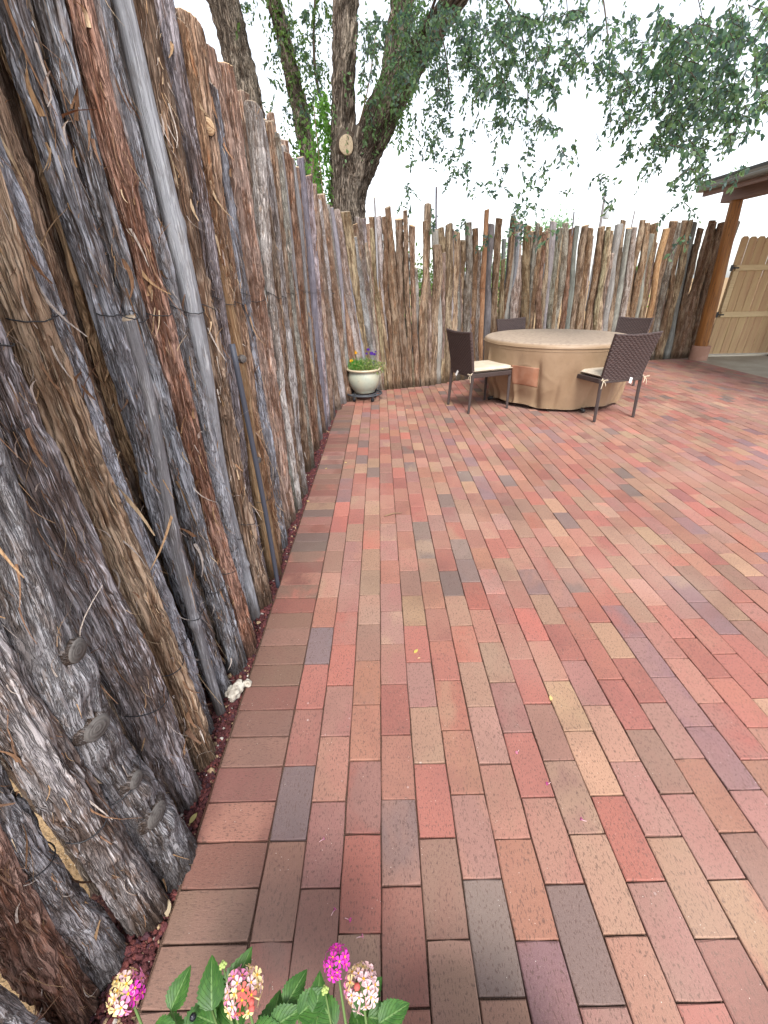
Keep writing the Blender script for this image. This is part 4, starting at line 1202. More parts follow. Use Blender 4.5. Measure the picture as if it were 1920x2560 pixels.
# ------------------------------------------------------------------ trees
def limb(name, pts, rads, n, m_, seed, parent, knots=(), kind='trunk', foot=False):
    P, s = resample(pts, m_)
    d = np.concatenate([[0], np.cumsum(np.linalg.norm(np.diff(np.array(pts, float), axis=0), axis=1))]); 
    rad = np.interp(np.linspace(0, 1, m_), d/d[-1], rads)
    if foot: rad = rad*(1+.35*np.exp(-(P[:, 2]-P[0, 2])/.25))
    V, F, at, mi, rf = log_arrays(P, s, rad, n, kind, seed, knots, slant=0)
    V[:, :] = V
    return link(name, npmesh(name, V, F, True, at, mi), [MB_trunk, ME_old], parent)
TY = 6.8
tree = empty('shade_tree', (-.1, TY, 0)); tag(tree, 'big forked tree just outside the fence corner, boughs hanging over the patio', 'tree')
tx = lambda L: [(x+.1, y-TY, z) for x, y, z in L]
limb('trunk', tx([(-.17, 6.8, -.1), (-.15, 6.8, 1.2), (-.11, 6.8, 2.35), (-.02, 6.8, 2.80), (.10, 6.8, 3.1)]), [.33, .27, .235, .255, .20], 90, 260, 61, tree, foot=True)
limb('limb', tx([(-.13, 6.8, 2.45), (-.13, 6.8, 2.9), (-.10, 6.8, 3.3), (-.035, 6.8, 3.8), (.01, 6.8, 4.3), (.05, 6.9, 5.4), (-.1, 7.1, 7.0)]), [.17, .165, .145, .14, .135, .11, .06], 60, 260, 62, tree)
limb('limb', tx([(-.02, 6.8, 2.5), (.13, 6.8, 2.85), (.40, 6.8, 3.22), (.62, 6.8, 3.62), (.86, 6.75, 3.80), (1.15, 6.6, 4.05), (1.6, 6.3, 4.55), (2.4, 5.7, 5.4), (3.4, 5.0, 6.0)]), [.20, .215, .215, .19, .135, .115, .10, .08, .05], 70, 300, 63, tree)
limb('limb', tx([(.50, 6.8, 3.40), (.61, 6.83, 3.75), (.655, 6.85, 4.1), (.69, 6.9, 4.6), (.9, 7.1, 6.2)]), [.15, .135, .125, .115, .07], 56, 160, 64, tree)
# sawn branch stub
cut_d = np.array([.0, -1.0, .05]); c0 = np.array([-.055+.1, -.205, 2.885])
Pn = np.stack([c0+cut_d*u for u in np.linspace(0, .085, 8)])
Vk, Fk, ak, mk, _ = log_arrays(Pn, np.linspace(0, .085, 8), np.array([.15, .135, .118, .105, .098, .094, .091, .088]), 40, 'tan', 71, slant=0)
Vk[:, 2] = (Vk[:, 2]-2.875)*1.25+2.875
link('branch_stub', npmesh('branch_stub', Vk, Fk, True, ak, mk), [MB_shag2, endgrain('cut_branch_face', (.34, .27, .19), (.43, .35, .25), (.22, .16, .12))], tree)

# leaf density over the hanging canopy, as columns of x (world metres at the mean crown distance) and height

CELLS = [(-1.75,9.00,5.09,0.230,0.136,3),(-1.80,9.00,4.82,0.234,0.142,1),(-1.85,9.00,4.55,0.239,0.147,1),(-1.25,9.00,5.08,0.235,0.137,4),(-1.29,9.00,4.82,0.239,0.142,2),(-1.33,9.00,4.54,0.245,0.148,2),(-1.37,9.00,4.25,0.248,0.153,2),(-1.41,9.00,3.95,0.253,0.159,2),(-1.46,9.00,3.64,0.258,0.166,2),(-1.50,9.00,3.32,0.263,0.173,2),(-0.75,9.00,5.07,0.240,0.137,5),(-0.78,9.00,4.81,0.245,0.142,5),(-0.81,9.00,4.53,0.250,0.148,5),(-0.84,9.00,4.24,0.254,0.154,4),(-0.87,9.00,3.94,0.259,0.160,3),(-0.91,9.00,3.63,0.264,0.167,3),(-0.94,9.00,3.31,0.269,0.174,2),(-0.25,9.00,5.07,0.246,0.137,3),(-0.27,9.00,4.80,0.250,0.142,2),(-0.29,9.00,4.52,0.255,0.148,2),(-0.31,9.00,4.24,0.260,0.154,1),(0.27,6.25,3.98,0.179,0.098,5),(0.26,6.25,3.79,0.182,0.101,4),(0.26,6.25,3.59,0.185,0.105,3),(0.25,6.25,3.39,0.190,0.110,2),(0.24,6.25,3.17,0.193,0.114,1),(0.62,6.05,3.90,0.177,0.095,7),(0.62,6.05,3.71,0.180,0.099,6),(0.62,6.05,3.52,0.184,0.102,5),(0.62,6.05,3.32,0.188,0.107,3),(0.62,6.05,3.12,0.192,0.112,2),(0.62,6.05,2.90,0.196,0.116,2),(0.62,6.05,2.67,0.200,0.121,3),(0.62,6.05,2.44,0.204,0.126,3),(0.62,6.05,2.19,0.208,0.131,2),(0.95,5.85,3.82,0.175,0.093,8),(0.95,5.85,3.64,0.179,0.096,8),(0.96,5.85,3.45,0.182,0.100,7),(0.97,5.85,3.26,0.185,0.103,5),(0.97,5.85,3.05,0.190,0.107,5),(0.98,5.85,2.85,0.194,0.113,4),(0.99,5.85,2.63,0.198,0.117,3),(1.00,5.85,2.40,0.202,0.123,2),(1.00,5.85,2.16,0.207,0.128,1),(1.01,5.85,1.91,0.212,0.133,1),(1.25,5.62,3.72,0.172,0.089,9),(1.26,5.62,3.55,0.175,0.093,9),(1.28,5.62,3.37,0.179,0.096,7),(1.29,5.62,3.18,0.183,0.100,6),(1.30,5.62,2.99,0.186,0.104,3),(1.32,5.62,2.78,0.191,0.108,3),(1.33,5.62,2.57,0.195,0.113,4),(1.35,5.62,2.35,0.200,0.119,3),(1.36,5.62,2.12,0.204,0.124,2),(1.38,5.62,1.88,0.209,0.129,2),(1.53,5.38,3.62,0.169,0.086,8),(1.55,5.38,3.46,0.172,0.089,8),(1.56,5.38,3.28,0.175,0.093,7),(1.58,5.38,3.10,0.179,0.096,7),(1.60,5.38,2.92,0.183,0.101,4),(1.62,5.38,2.72,0.188,0.105,2),(1.65,5.38,2.52,0.191,0.109,2),(1.67,5.38,2.31,0.196,0.113,3),(1.69,5.38,2.08,0.201,0.118,3),(1.72,5.38,1.85,0.205,0.124,3),(1.79,5.16,3.53,0.165,0.083,7),(1.81,5.16,3.37,0.168,0.086,5),(1.83,5.16,3.21,0.172,0.089,5),(1.86,5.16,3.03,0.176,0.093,4),(1.88,5.16,2.85,0.180,0.097,4),(1.91,5.16,2.66,0.184,0.100,3),(1.94,5.16,2.47,0.189,0.105,3),(1.97,5.16,2.26,0.193,0.109,3),(2.00,5.16,2.05,0.197,0.114,3),(2.03,5.16,1.83,0.202,0.120,2),(2.04,5.00,3.47,0.164,0.081,6),(2.07,5.00,3.31,0.167,0.084,4),(2.10,5.00,3.15,0.171,0.087,4),(2.13,5.00,2.98,0.175,0.091,2),(2.16,5.00,2.80,0.178,0.094,1),(2.19,5.00,2.62,0.183,0.098,2),(2.22,5.00,2.43,0.187,0.103,2),(2.26,5.00,2.23,0.192,0.107,1),(2.29,5.00,2.02,0.196,0.112,1),(2.28,4.84,3.40,0.162,0.078,4),(2.31,4.84,3.25,0.165,0.082,2),(2.34,4.84,3.09,0.169,0.085,4),(2.38,4.84,2.93,0.172,0.088,3),(2.41,4.84,2.75,0.176,0.091,2),(2.45,4.84,2.58,0.181,0.095,1),(2.49,4.84,2.39,0.185,0.099,1),(2.53,4.84,2.20,0.190,0.104,2),(2.57,4.84,2.00,0.195,0.109,1),(2.48,4.65,3.32,0.159,0.076,3),(2.52,4.65,3.18,0.163,0.079,4),(2.56,4.65,3.02,0.166,0.082,4),(2.60,4.65,2.87,0.170,0.085,5),(2.64,4.65,2.70,0.174,0.089,5),(2.68,4.65,2.53,0.178,0.092,3),(2.73,4.65,2.35,0.182,0.096,1),(2.67,4.45,3.24,0.155,0.073,5),(2.71,4.45,3.10,0.159,0.075,7),(2.75,4.45,2.95,0.163,0.079,7),(2.79,4.45,2.80,0.166,0.082,8),(2.84,4.45,2.64,0.170,0.085,7),(2.88,4.45,2.48,0.175,0.089,6),(2.93,4.45,2.30,0.178,0.092,3),(2.98,4.45,2.12,0.183,0.097,1),(2.84,4.27,3.17,0.152,0.071,6),(2.88,4.27,3.03,0.156,0.073,7),(2.93,4.27,2.89,0.160,0.076,8),(2.98,4.27,2.74,0.163,0.079,8),(3.03,4.27,2.59,0.168,0.083,7),(3.08,4.27,2.43,0.171,0.086,6),(3.13,4.27,2.26,0.175,0.089,5),(3.19,4.27,2.09,0.180,0.093,3),(3.24,4.27,1.91,0.185,0.098,3),(3.30,4.27,1.72,0.190,0.102,2),(3.03,4.15,3.12,0.152,0.069,7),(3.08,4.15,2.99,0.155,0.072,7),(3.13,4.15,2.85,0.159,0.074,7),(3.18,4.15,2.70,0.162,0.077,8),(3.23,4.15,2.55,0.166,0.081,6),(3.29,4.15,2.40,0.170,0.084,4),(3.34,4.15,2.23,0.175,0.087,3),(3.40,4.15,2.07,0.179,0.091,1),(3.21,4.03,3.07,0.151,0.067,6),(3.26,4.03,2.94,0.153,0.069,6),(3.31,4.03,2.81,0.157,0.073,5),(3.37,4.03,2.66,0.160,0.075,4),(3.42,4.03,2.52,0.164,0.078,1)]
LT = [(.062, .115, .078), (.085, .145, .085), (.050, .090, .082), (.115, .17, .10), (.075, .11, .115)]

rl = np.random.RandomState(15)
def spray(acc, twig, base, L, leafL, tints, rng, hang=.7, nl=9):
    """a short hanging twig with alternate leaves"""
    a_ = rng.rand()*6.28; d = np.array([math.cos(a_)*(1-hang), math.sin(a_)*(1-hang), -hang]); d /= np.linalg.norm(d)
    u = np.linspace(0, 1, nl); P = base+d*L*u[:, None]+np.array([0, 0, -1])*L*.25*(u**2)[:, None]
    sd = np.cross(d, rng.normal(0, 1, 3)); sd /= np.linalg.norm(sd)
    dirs = d*.55+sd*np.where(np.arange(nl) % 2, 1, -1)[:, None]*.8+np.array([0, 0, -.35])
    leaf_cloud(acc, P, leafL, .50, rng, tints, dirs=dirs)
    if twig is not None:
        m3 = [0, nl//2, nl-1]
        V, F, T = tube_arr(P[m3], [.0035, .0012], 4); twig.add(V, F)
cr = Acc(); tw = Acc(); ivy = Acc()
for (x, y, z, wx, wz, dn) in CELLS:
    back = y > 8
    n = int(dn*(3.3 if not back else 2.6)*(.42 if dn <= 3 else 1)+rl.rand())
    # clump the sprays so that sky shows between them
    kc = [(x+rl.uniform(-.2, 1.2)*wx, z-rl.uniform(-.2, 1.2)*wz) for _ in range(max(1, n//5))]
    for k in range(n):
        cx_, cz_ = kc[rl.randint(len(kc))]
        b = np.array([cx_+rl.normal(0, wx*.30), y+rl.normal(0, .45), cz_+rl.normal(0, wz*.36)])
        sc_ = (b[1]+.59)/(y+.59); b[0] = .326+(b[0]-.326)*sc_; b[2] = 1.31+(b[2]-1.31)*sc_
        spray(cr, tw, b, rl.uniform(.08, .18), .054 if not back else .075, LT, rl, hang=rl.uniform(.1, .7), nl=rl.randint(7, 12))
# the crown goes on above and to the sides
for k in range(9000):
    b = np.array([rl.uniform(-3.5, 6.5), rl.uniform(3.2, 10.5), rl.uniform(4.6, 8.5)])
    el = (b[2]-1.3055)/(b[1]+.59)
    if el < .395+.03*rl.rand() or (b[0] < .5 and el < .52): continue
    if vnoise(b[0]*.9, b[1]*.9, b[2]*1.2, 5) < .47: continue
    spray(cr, None, b, rl.uniform(.15, .3), .075, LT, rl, hang=rl.uniform(.2, .8), nl=9)
c_ = cr.build('crown', LEAFM, tree, smooth=False, loc=(.1, -TY, 0)); tag(c_, kind='stuff')
# drooping boughs that carry the sprays
boughs = [[(.86, 6.75, 3.80), (1.2, 6.2, 4.5), (1.7, 5.7, 4.6), (2.1, 5.4, 4.2), (2.25, 5.3, 3.4)],
 [(1.15, 6.6, 4.05), (1.5, 5.9, 4.15), (1.9, 5.6, 3.6), (2.0, 5.5, 3.0), (1.95, 5.5, 2.5)], [(.9, 6.7, 3.9), (1.0, 6.1, 3.95), (1.15, 5.9, 3.5), (1.2, 5.85, 2.8)],
 [(2.4, 5.7, 5.4), (2.7, 5.2, 4.9), (2.9, 4.9, 4.0), (3.2, 4.7, 3.3)], [(2.4, 5.7, 5.4), (3.2, 4.9, 5.2), (3.5, 4.5, 4.3), (3.55, 4.4, 3.5), (3.6, 4.35, 2.9)],
 [(3.0, 5.2, 5.8), (3.7, 4.5, 5.1), (4.05, 4.2, 4.2), (4.0, 4.1, 3.2), (3.85, 4.1, 2.75)], [(1.6, 6.3, 4.55), (2.0, 5.8, 4.6), (2.45, 5.35, 4.0), (2.7, 5.2, 3.1), (2.75, 5.1, 2.6)]]
for b in boughs:
    V, F, T = tube_arr([(x+.1, y-TY, z) for x, y, z in b], [.02, .012, .007, .003], 7, 40); link('bough', npmesh('bough', V, [F, T]), MB_trunk, tree)
tg = tw.build('twigs', MB_trunk, tree, loc=(.1, -TY, 0)); tag(tg, kind='stuff')
# climbing vine on the trunk's left flank and trunk shoots
vine = empty('climbing_vine', (-.55, 6.75, 0)); tag(vine, 'bright green vine climbing the left flank of the big forked trunk', 'vine')
iv = Acc()
for k in range(1500):
    z = 1.7+rl.rand()**1.1*1.75; wdt = np.interp(z, [1.7, 2.6, 3.0, 3.45], [.26, .34, .22, .05])
    C = np.array([[-.28-abs(rl.normal(0, .55))*wdt*1.3, 6.75+rl.normal(0, .14), z]])
    leaf_cloud(iv, C, .062, .5, rl, [(.07, .17, .03), (.10, .23, .035), (.05, .12, .02), (.13, .26, .06)], droop=.8)
for k in range(130):     # sprigs that cling to the limbs
    z = rl.uniform(3.0, 4.4); b = np.array([rl.normal(.45, .25)+(z-3.3)*.35, 6.55+rl.normal(0, .06), z])
    spray(iv, None, b, rl.uniform(.1, .3), .06, [(.12, .20, .10), (.09, .15, .06)], rl, .8)
o = iv.build('vine_leaves', LEAFB, vine, smooth=False, loc=(.55, -6.75, 0)); tag(o, kind='stuff')
for pl in ([(-.3, 6.6, .2), (-.36, 6.58, 1.5), (-.42, 6.6, 2.6), (-.45, 6.6, 3.3)], [(-.5, 6.7, 0), (-.55, 6.7, 1.5), (-.52, 6.7, 2.8)], [(.35, 6.55, 3.9), (.25, 6.5, 3.4), (.12, 6.52, 3.1)]):
    V, F, T = tube_arr([(x+.55, y-6.75, z) for x, y, z in pl], .007, 6, 30); link('vine_stem', npmesh('vine_stem', V, [F, T]), STEMB, vine)

t2 = empty('leaning_tree', (-1.5, 8.5, 0)); tag(t2, 'bare leaning trunk rising behind the left log fence', 'tree', None)
limb('trunk', [(x+1.5, y-8.5, z) for x, y, z in [(-1.45, 8.5, -.1), (-1.55, 8.5, 1.8), (-1.65, 8.5, 3.49), (-1.70, 8.5, 4.1), (-1.80, 8.5, 4.7), (-1.95, 8.5, 5.4), (-2.3, 8.5, 7.2)]], [.30, .245, .205, .205, .21, .20, .13], 60, 260, 65, t2, foot=True)
t3 = empty('ivy_tree', (-.8, 8.7, 0)); tag(t3, 'thin ivy wrapped trunk between the leaning trunk and the big forked tree', 'tree')
limb('trunk', [(x+.8, y-8.7, z) for x, y, z in [(-.62, 8.7, -.1), (-.72, 8.7, 1.8), (-.80, 8.7, 3.1), (-.88, 8.7, 3.8), (-1.0, 8.7, 4.4), (-1.18, 8.7, 5.2), (-1.5, 8.7, 7)]], [.20, .16, .13, .115, .105, .09, .05], 40, 200, 66, t3)
iv = Acc()
path = np.array([(-.72, 1.8), (-.80, 3.1), (-.88, 3.8), (-1.0, 4.4), (-1.18, 5.2)])
for k in range(900):
    z = rl.uniform(2.6, 5.3); x = np.interp(z, path[:, 1], path[:, 0])
    leaf_cloud(iv, np.array([[x+rl.normal(0, .10), 8.62+rl.normal(0, .08), z]]), .07, .55, rl, [(.09, .15, .045), (.06, .11, .03), (.12, .18, .07)], droop=.8)
for (x, y, z, wx, wz, dn) in CELLS:
    if y > 8 and x < -.55:
        for k in range(dn*2):
            b = np.array([x+rl.normal(.2, wx), 8.9+rl.normal(0, .4), z+rl.normal(-.1, wz)])
            spray(iv, None, b, .2, .07, [(.05, .09, .03), (.08, .13, .04)], rl, .6)
o = iv.build('crown', LEAFB, t3, smooth=False, loc=(.8, -8.7, 0)); tag(o, kind='stuff')
V, F, T = tube_arr([(.75-.15, .05, 3.0), (.1, .0, 4.2), (.28, 0, 5.2)], [.04, .025, .015], 8, 30); link('limb', npmesh('limb', V, [F, T]), MB_trunk, t3)

def bush(name, x, y, w, h, n, L, tints, lab, cat, seed, trunk_h=0.0, z0=0.0, grp=None):
    rg_ = np.random.RandomState(seed); r = empty(name, (x, y, 0)); tag(r, lab, cat, grp)
    a_ = Acc(); 
    nb = max(6, n//90); cen = []
    for _ in range(nb):
        v = rg_.normal(0, 1, 3); v /= np.linalg.norm(v); v *= rg_.rand()**.4
        cen.append([v[0]*w*.42, v[1]*w*.42, trunk_h+(h-trunk_h)*(.5+v[2]*.42)])
    cen = np.array(cen)
    C = cen[rg_.randint(0, nb, n)]+rg_.normal(0, 1, (n, 3))*np.array([w*.10, w*.10, (h-trunk_h)*.10])
    C[:, 2] = np.maximum(C[:, 2], .02)
    leaf_cloud(a_, C, L, .5, rg_, tints, droop=.2)
    o = a_.build('crown' if trunk_h else 'foliage', LEAFB, r, smooth=False); tag(o, kind='stuff')
    tr = Acc()
    for k in range(5):
        c_ = cen[rg_.randint(nb)]
        V, F, T = tube_arr([(rg_.normal(0, .05), rg_.normal(0, .05), -.1), (c_[0]*.3, c_[1]*.3, max(trunk_h, h*.3)), tuple(c_)], [w*.02+.01, w*.012+.005, .006], 7, 14); tr.add(V, F, T)
    tr.build('trunk' if trunk_h else 'stems', MB_trunk, r)
    return r
GR = [(.10, .17, .05), (.14, .22, .07), (.08, .13, .04)]
bush('shrub', .15, 8.6, 1.3, 1.5, 1500, .07, [(.10, .25, .03), (.16, .32, .05), (.07, .17, .03)], 'bright green shrub glimpsed between the stakes of the fence corner', 'shrub', 1)
bush('shrub', 1.55, 9.6, 2.0, 2.12, 2200, .08, GR, 'soft green shrub showing over the far fence beside the forked trunk', 'shrub', 2)
bush('shrub', 3.2, 11.5, 1.8, 2.0, 1500, .08, GR, 'low green shrub showing over the far fence left of the table', 'shrub', 3)
bush('shrub', 5.45, 9.3, .9, 1.6, 900, .06, [(.16, .32, .05), (.22, .38, .08)], 'light green shrub glimpsed through the gaps left of the porch post', 'shrub', 6)
bush('distant_tree', 9.1, 25, 2.6, 4.3, 1500, .16, [(.16, .26, .16), (.20, .30, .20)], 'small rounded tree far off above the middle of the far fence', 'tree', 4, trunk_h=1.9)
bush('distant_tree', 7.3, 27, 2.4, 3.3, 900, .16, [(.16, .26, .16), (.20, .30, .20)], 'lower distant tree just left of the small rounded tree', 'tree', 5, trunk_h=1.2)

# utility pole
up_ = empty('utility_pole', (10.22, 22, 0)); tag(up_, 'distant slanting utility pole with a transformer can above the far fence', 'utility pole')
PWOOD = M('weathered_pole', .9, .1).out((.20, .19, .20)); TRM = M('transformer_paint', .5, .3).out((.38, .42, .44))
V, F, T = tube_arr([(.10, 0, -.1), (.02, 0, 2.8), (-.05, 0, 4.56)], [.085, .07, .05], 12, 20); link('pole', npmesh('pole', V, [F, T]), PWOOD, up_)
V, F = lathe_arr([(0, 3.62), (.11, 3.62), (.12, 3.64), (.12, 3.98), (.11, 4.0), (.05, 4.03), (.05, 4.08), (0, 4.08)], 20, (.17, -.05, 0)); link('transformer', npmesh('transformer', V, [F]), TRM, up_)
boxes('bracket', [((.06, -.02, 3.7), (.16, .03, .04)), ((.06, -.02, 3.92), (.16, .03, .04))], PWOOD, up_, 0)
o = boxes('thin_mast', [((11.62, 22, 1.9), (.05, .05, 4.0))], PWOOD, bevel=.01); tag(o, 'thin distant mast to the right of the utility pole', 'mast')

# ------------------------------------------------------------------ lantana in the foreground pot
tc = empty('terracotta_pot', (.46, -.655, 0)); tag(tc, 'tan clay pot directly below the camera, only its rim touching the bottom edge', 'pot')
CLAY = M('tan_clay', .8, .2); cn = CLAY.noise(CLAY.obj(), 12, 3); CLAY = CLAY.out(CLAY.mix(CLAY.step(cn, .4, .7), (.42, .25, .15), (.48, .31, .20)), cn, .001)
V, F = lathe_arr([(0, .01), (.15, .01), (.155, .0), (.175, .02), (.215, .22), (.218, .235), (.238, .238), (.246, .25), (.246, .285), (.238, .297), (.222, .297), (.212, .285), (.21, .24)], 64); link('pot_body', npmesh('pot_body', V, [F]), CLAY, tc)
V, F = lathe_arr([(0, .262), (.1, .265), (.211, .258)], 40); link('potting_soil', npmesh('potting_soil', V, [F]), bpy.data.materials['dark_soil'], tc)
LO = (.42, -.62, .26)
lan = empty('lantana', LO); tag(lan, 'leafy lantana with pink and cream flower clusters at the bottom left edge', 'flowering plant')
def m_lleaf():
    a = M('lantana_leaf', .42, .4); p = a.attr('fc', 'Vector')
    sp = a.n('ShaderNodeSeparateXYZ'); a.set(sp.inputs[0], p)
    mid = a.math('ABSOLUTE', sp.outputs[1])
    vein = a.math('SINE', a.math('MULTIPLY', a.math('SUBTRACT', sp.outputs[0], a.math('MULTIPLY', mid, .9)), 44))
    n = a.noise(a.vadd(p, a.rnd()), 5, 3)
    c = a.mix(a.step(n, .35, .7), (.030, .100, .016), (.060, .160, .026))
    c = a.mix(a.math('MULTIPLY', a.step(vein, .82, 1.0), .5), c, (.11, .21, .06)); c = a.mix(a.step(mid, .04, .015), c, (.14, .25, .08))
    tr = a.n('ShaderNodeBsdfTranslucent'); a.set(tr.inputs[0], a.mix(1.0, c, (1.6, 1.6, .8), 'MULTIPLY'))
    a.out(c, a.math('MULTIPLY', a.step(vein, .7, 1.0), -1.0), .0012, .8)
    mx = a.n('ShaderNodeMixShader'); mx.inputs[0].default_value = .25
    a.t.links.new(a.b.outputs[0], mx.inputs[1]); a.t.links.new(tr.outputs[0], mx.inputs[2]); a.t.links.new(mx.outputs[0], a.t.nodes['Material Output'].inputs[0])
    return a.m
LLEAF = m_lleaf()
def leaf_mesh(L, Wd, seed):
    rg_ = np.random.RandomState(seed); nu, nv = 22, 9
    u = np.linspace(0, 1, nu); v = np.linspace(-1, 1, nv); U, Vv = np.meshgrid(u, v, indexing='ij')
    wd = Wd*.5*np.sin(np.pi*np.clip(U, 0, 1)**.72)**.85*(1-.25*U)
    ser = 1+.07*np.where(np.arange(nu) % 2, 1, -1)[:, None]*(np.abs(Vv) > .95)
    x = U*L; y = wd*Vv*ser
    z = .18*np.abs(y)-.30*L*U**2*rg_.uniform(.4, 1.2)+.0016*np.sin(40*(U-.25*np.abs(Vv)))*(np.abs(Vv))+(nz(np.stack([x, y, 0*x], -1), (40, 40, 1), seed)-.5)*.004
    gi = np.arange(nu*nv).reshape(nu, nv); Q = np.stack([gi[:-1, :-1], gi[1:, :-1], gi[1:, 1:], gi[:-1, 1:]], -1).reshape(-1, 4)
    return npmesh('leaf', np.stack([x, y, z], -1).reshape(-1, 3), [Q], True, {'fc': ('FLOAT_VECTOR', np.stack([U, Vv*.5, 0*U], -1).reshape(-1, 3))})
LM = [leaf_mesh(1.0, .74, s) for s in range(4)]
for m_ in LM: m_.materials.append(LLEAF)
def put_leaf(parent, base, direction, L, rollv=None):
    d = Vector(direction).normalized(); z = Vector(rollv or (0, -.15, 1)); y = z.cross(d).normalized(); z = d.cross(y)
    o = bpy.data.objects.new('leaf', LM[R.randrange(4)]); COL.objects.link(o); o.parent = parent
    M4 = Matrix((d*L, y*L, z*L)).transposed().to_4x4(); M4.translation = Vector(base)-Vector(LO); o.matrix_local = M4
    return o
PK = {'mag': petal('floret_magenta', (.62, .045, .42)), 'pink': petal('floret_pink', (.72, .25, .46)), 'pale': petal('floret_pale', (.78, .55, .58)), 'cream': petal('floret_cream', (.80, .66, .34)), 'coral': petal('floret_coral', (.62, .14, .12))}
YEL = petal('floret_eye', (.70, .38, .02))
def floret_mesh(r, key, bud=False):
    V, T, mi = [], [], []
    if bud:
        q = ico_v*r*.45; q[:, 2] *= 1.2; me = npmesh('floret', q, [ico_f]); me.materials.append(PK[key]); return me
    for k in range(5):
        a_ = 2*math.pi*k/5; w = .60; b = len(V)
        V += [(0, 0, -r*.12)]+[(r*s*math.cos(a_+o_), r*s*math.sin(a_+o_), r*zz) for s, o_, zz in ((.55, -w*.75, .02), (.95, -w*.62, .12), (1.05, 0, .06), (.95, w*.62, .12), (.55, w*.75, .02))]
        T += [(b, b+1, b+2), (b, b+2, b+3), (b, b+3, b+4), (b, b+4, b+5)]; mi += [0]*4
    b = len(V)
    for k in range(6): V.append((.22*r*math.cos(k*1.047), .22*r*math.sin(k*1.047), r*.06))
    T += [(b, b+i, b+i+1) for i in range(1, 5)]; mi += [1]*4
    for (i, j) in ((0, 1), (1, 2), (2, 3), (3, 4), (4, 5), (5, 0)):
        pass
    # corolla tube behind
    b = len(V)
    for k in range(5): V.append((.16*r*math.cos(k*1.257), .16*r*math.sin(k*1.257), -.05*r))
    for k in range(5): V.append((.10*r*math.cos(k*1.257), .10*r*math.sin(k*1.257), -1.3*r))
    for k in range(5): T += [(b+k, b+5+k, b+5+(k+1) % 5), (b+k, b+5+(k+1) % 5, b+(k+1) % 5)]; mi += [0, 0]
    me = npmesh('floret', V, [np.array(T)], False, None, mi); me.materials.append(PK[key]); me.materials.append(YEL); return me
FM = {k: floret_mesh(1.0, k) for k in PK}; FB = {k: floret_mesh(1.0, k, True) for k in PK}
def head(c, r, axis, scheme, n=30, fr=.0062, seed=0, label=None):
    rg_ = np.random.RandomState(seed)
    h = empty('flower_head', Vector(c)-Vector(LO), 0, lan)
    if label: h['label'] = label
    ax = Vector(axis).normalized(); q = ax.to_track_quat('Z', 'Y')
    core = ico_v*r*.55; 
    link('flower_core', npmesh('flower_core', core, [ico_f]), STEM, h)
    for i in range(n):
        t_ = (i+.5)/n; ph_ = i*2.39996+rg_.normal(0, .15); th_ = math.acos(1-1.25*t_)
        d = Vector((math.sin(th_)*math.cos(ph_), math.sin(th_)*math.sin(ph_), math.cos(th_)))
        d = q @ d
        k = scheme(t_, d, rg_)
        bud = k.endswith('_bud'); kk = k.replace('_bud', '')
        s = fr*rg_.uniform(.85, 1.12)
        o = bpy.data.objects.new('floret', (FB if bud else FM)[kk]); COL.objects.link(o); o.parent = h
        rq = (d+Vector(rg_.normal(0, .16, 3))).normalized().to_track_quat('Z', 'Y')
        M4 = (rq.to_matrix() @ Matrix.Rotation(rg_.rand()*6.28, 3, 'Z')).to_4x4()
        M4 = Matrix.Translation(d*r*rg_.uniform(.92, 1.08)) @ M4 @ Matrix.Scale(s*(1.25 if bud else 1), 4)
        o.matrix_local = M4
    return h
camv = Vector((.05, -.25, 1))
H = [((-.022, -.392, .500), .0195, 'pink and cream'), ((.128, -.392, .492), .0225, 'cream and pink with a coral centre'), ((.250, -.372, .512), .0155, 'magenta'), ((.283, -.392, .496), .0200, 'pale pink and cream')]
rx = lambda l: (lambda t_, d, g: g.choice(l))
def s1(t_, d, g): return g.choice(['mag', 'pink']) if d.x > .25 else g.choice(['cream', 'pale', 'pink'], p=[.45, .4, .15])
def s2(t_, d, g):
    if d.x > .1 and d.y < -.05 and d.z > -.3 and t_ < .7: return g.choice(['coral_bud', 'coral'], p=[.35, .65])
    return g.choice(['cream', 'pale', 'pink'], p=[.45, .35, .2])
def s4(t_, d, g): return g.choice(['coral_bud', 'pale']) if t_ < .22 else g.choice(['cream', 'pale', 'pink'], p=[.4, .35, .25])
head(H[0][0], H[0][1], (.1, -.1, 1), s1, 26, .0074, 1, 'pink and cream flower head at the far left'); head(H[1][0], H[1][1], (0, .05, 1), s2, 34, .0078, 2, 'largest flower head, cream and pink with coral buds')
head(H[2][0], H[2][1], (0, .1, 1), lambda t_, d, g: 'mag', 16, .0066, 3, 'all magenta flower head'); head(H[3][0], H[3][1], (.1, -.05, 1), s4, 26, .0076, 4, 'round pale pink and cream flower head at the right')
st = Acc()
def stem(a_, b_, r=.0016, sag=.02):
    a_, b_ = np.array(a_)-LO, np.array(b_)-LO; m_ = (a_+b_)/2+[0, 0, sag]
    V, F, T = tube_arr([tuple(a_), tuple(m_), tuple(b_)], [r*1.5, r], 6, 14); st.add(V, F, T)
root0 = (.38, -.60, .27)
for (c, r, _) in H: stem((c[0]*.6+.15, -.55, .38), (c[0], c[1], c[2]-r*.6), .0016, .015); stem(root0, (c[0]*.6+.15, -.55, .38), .003, .03)
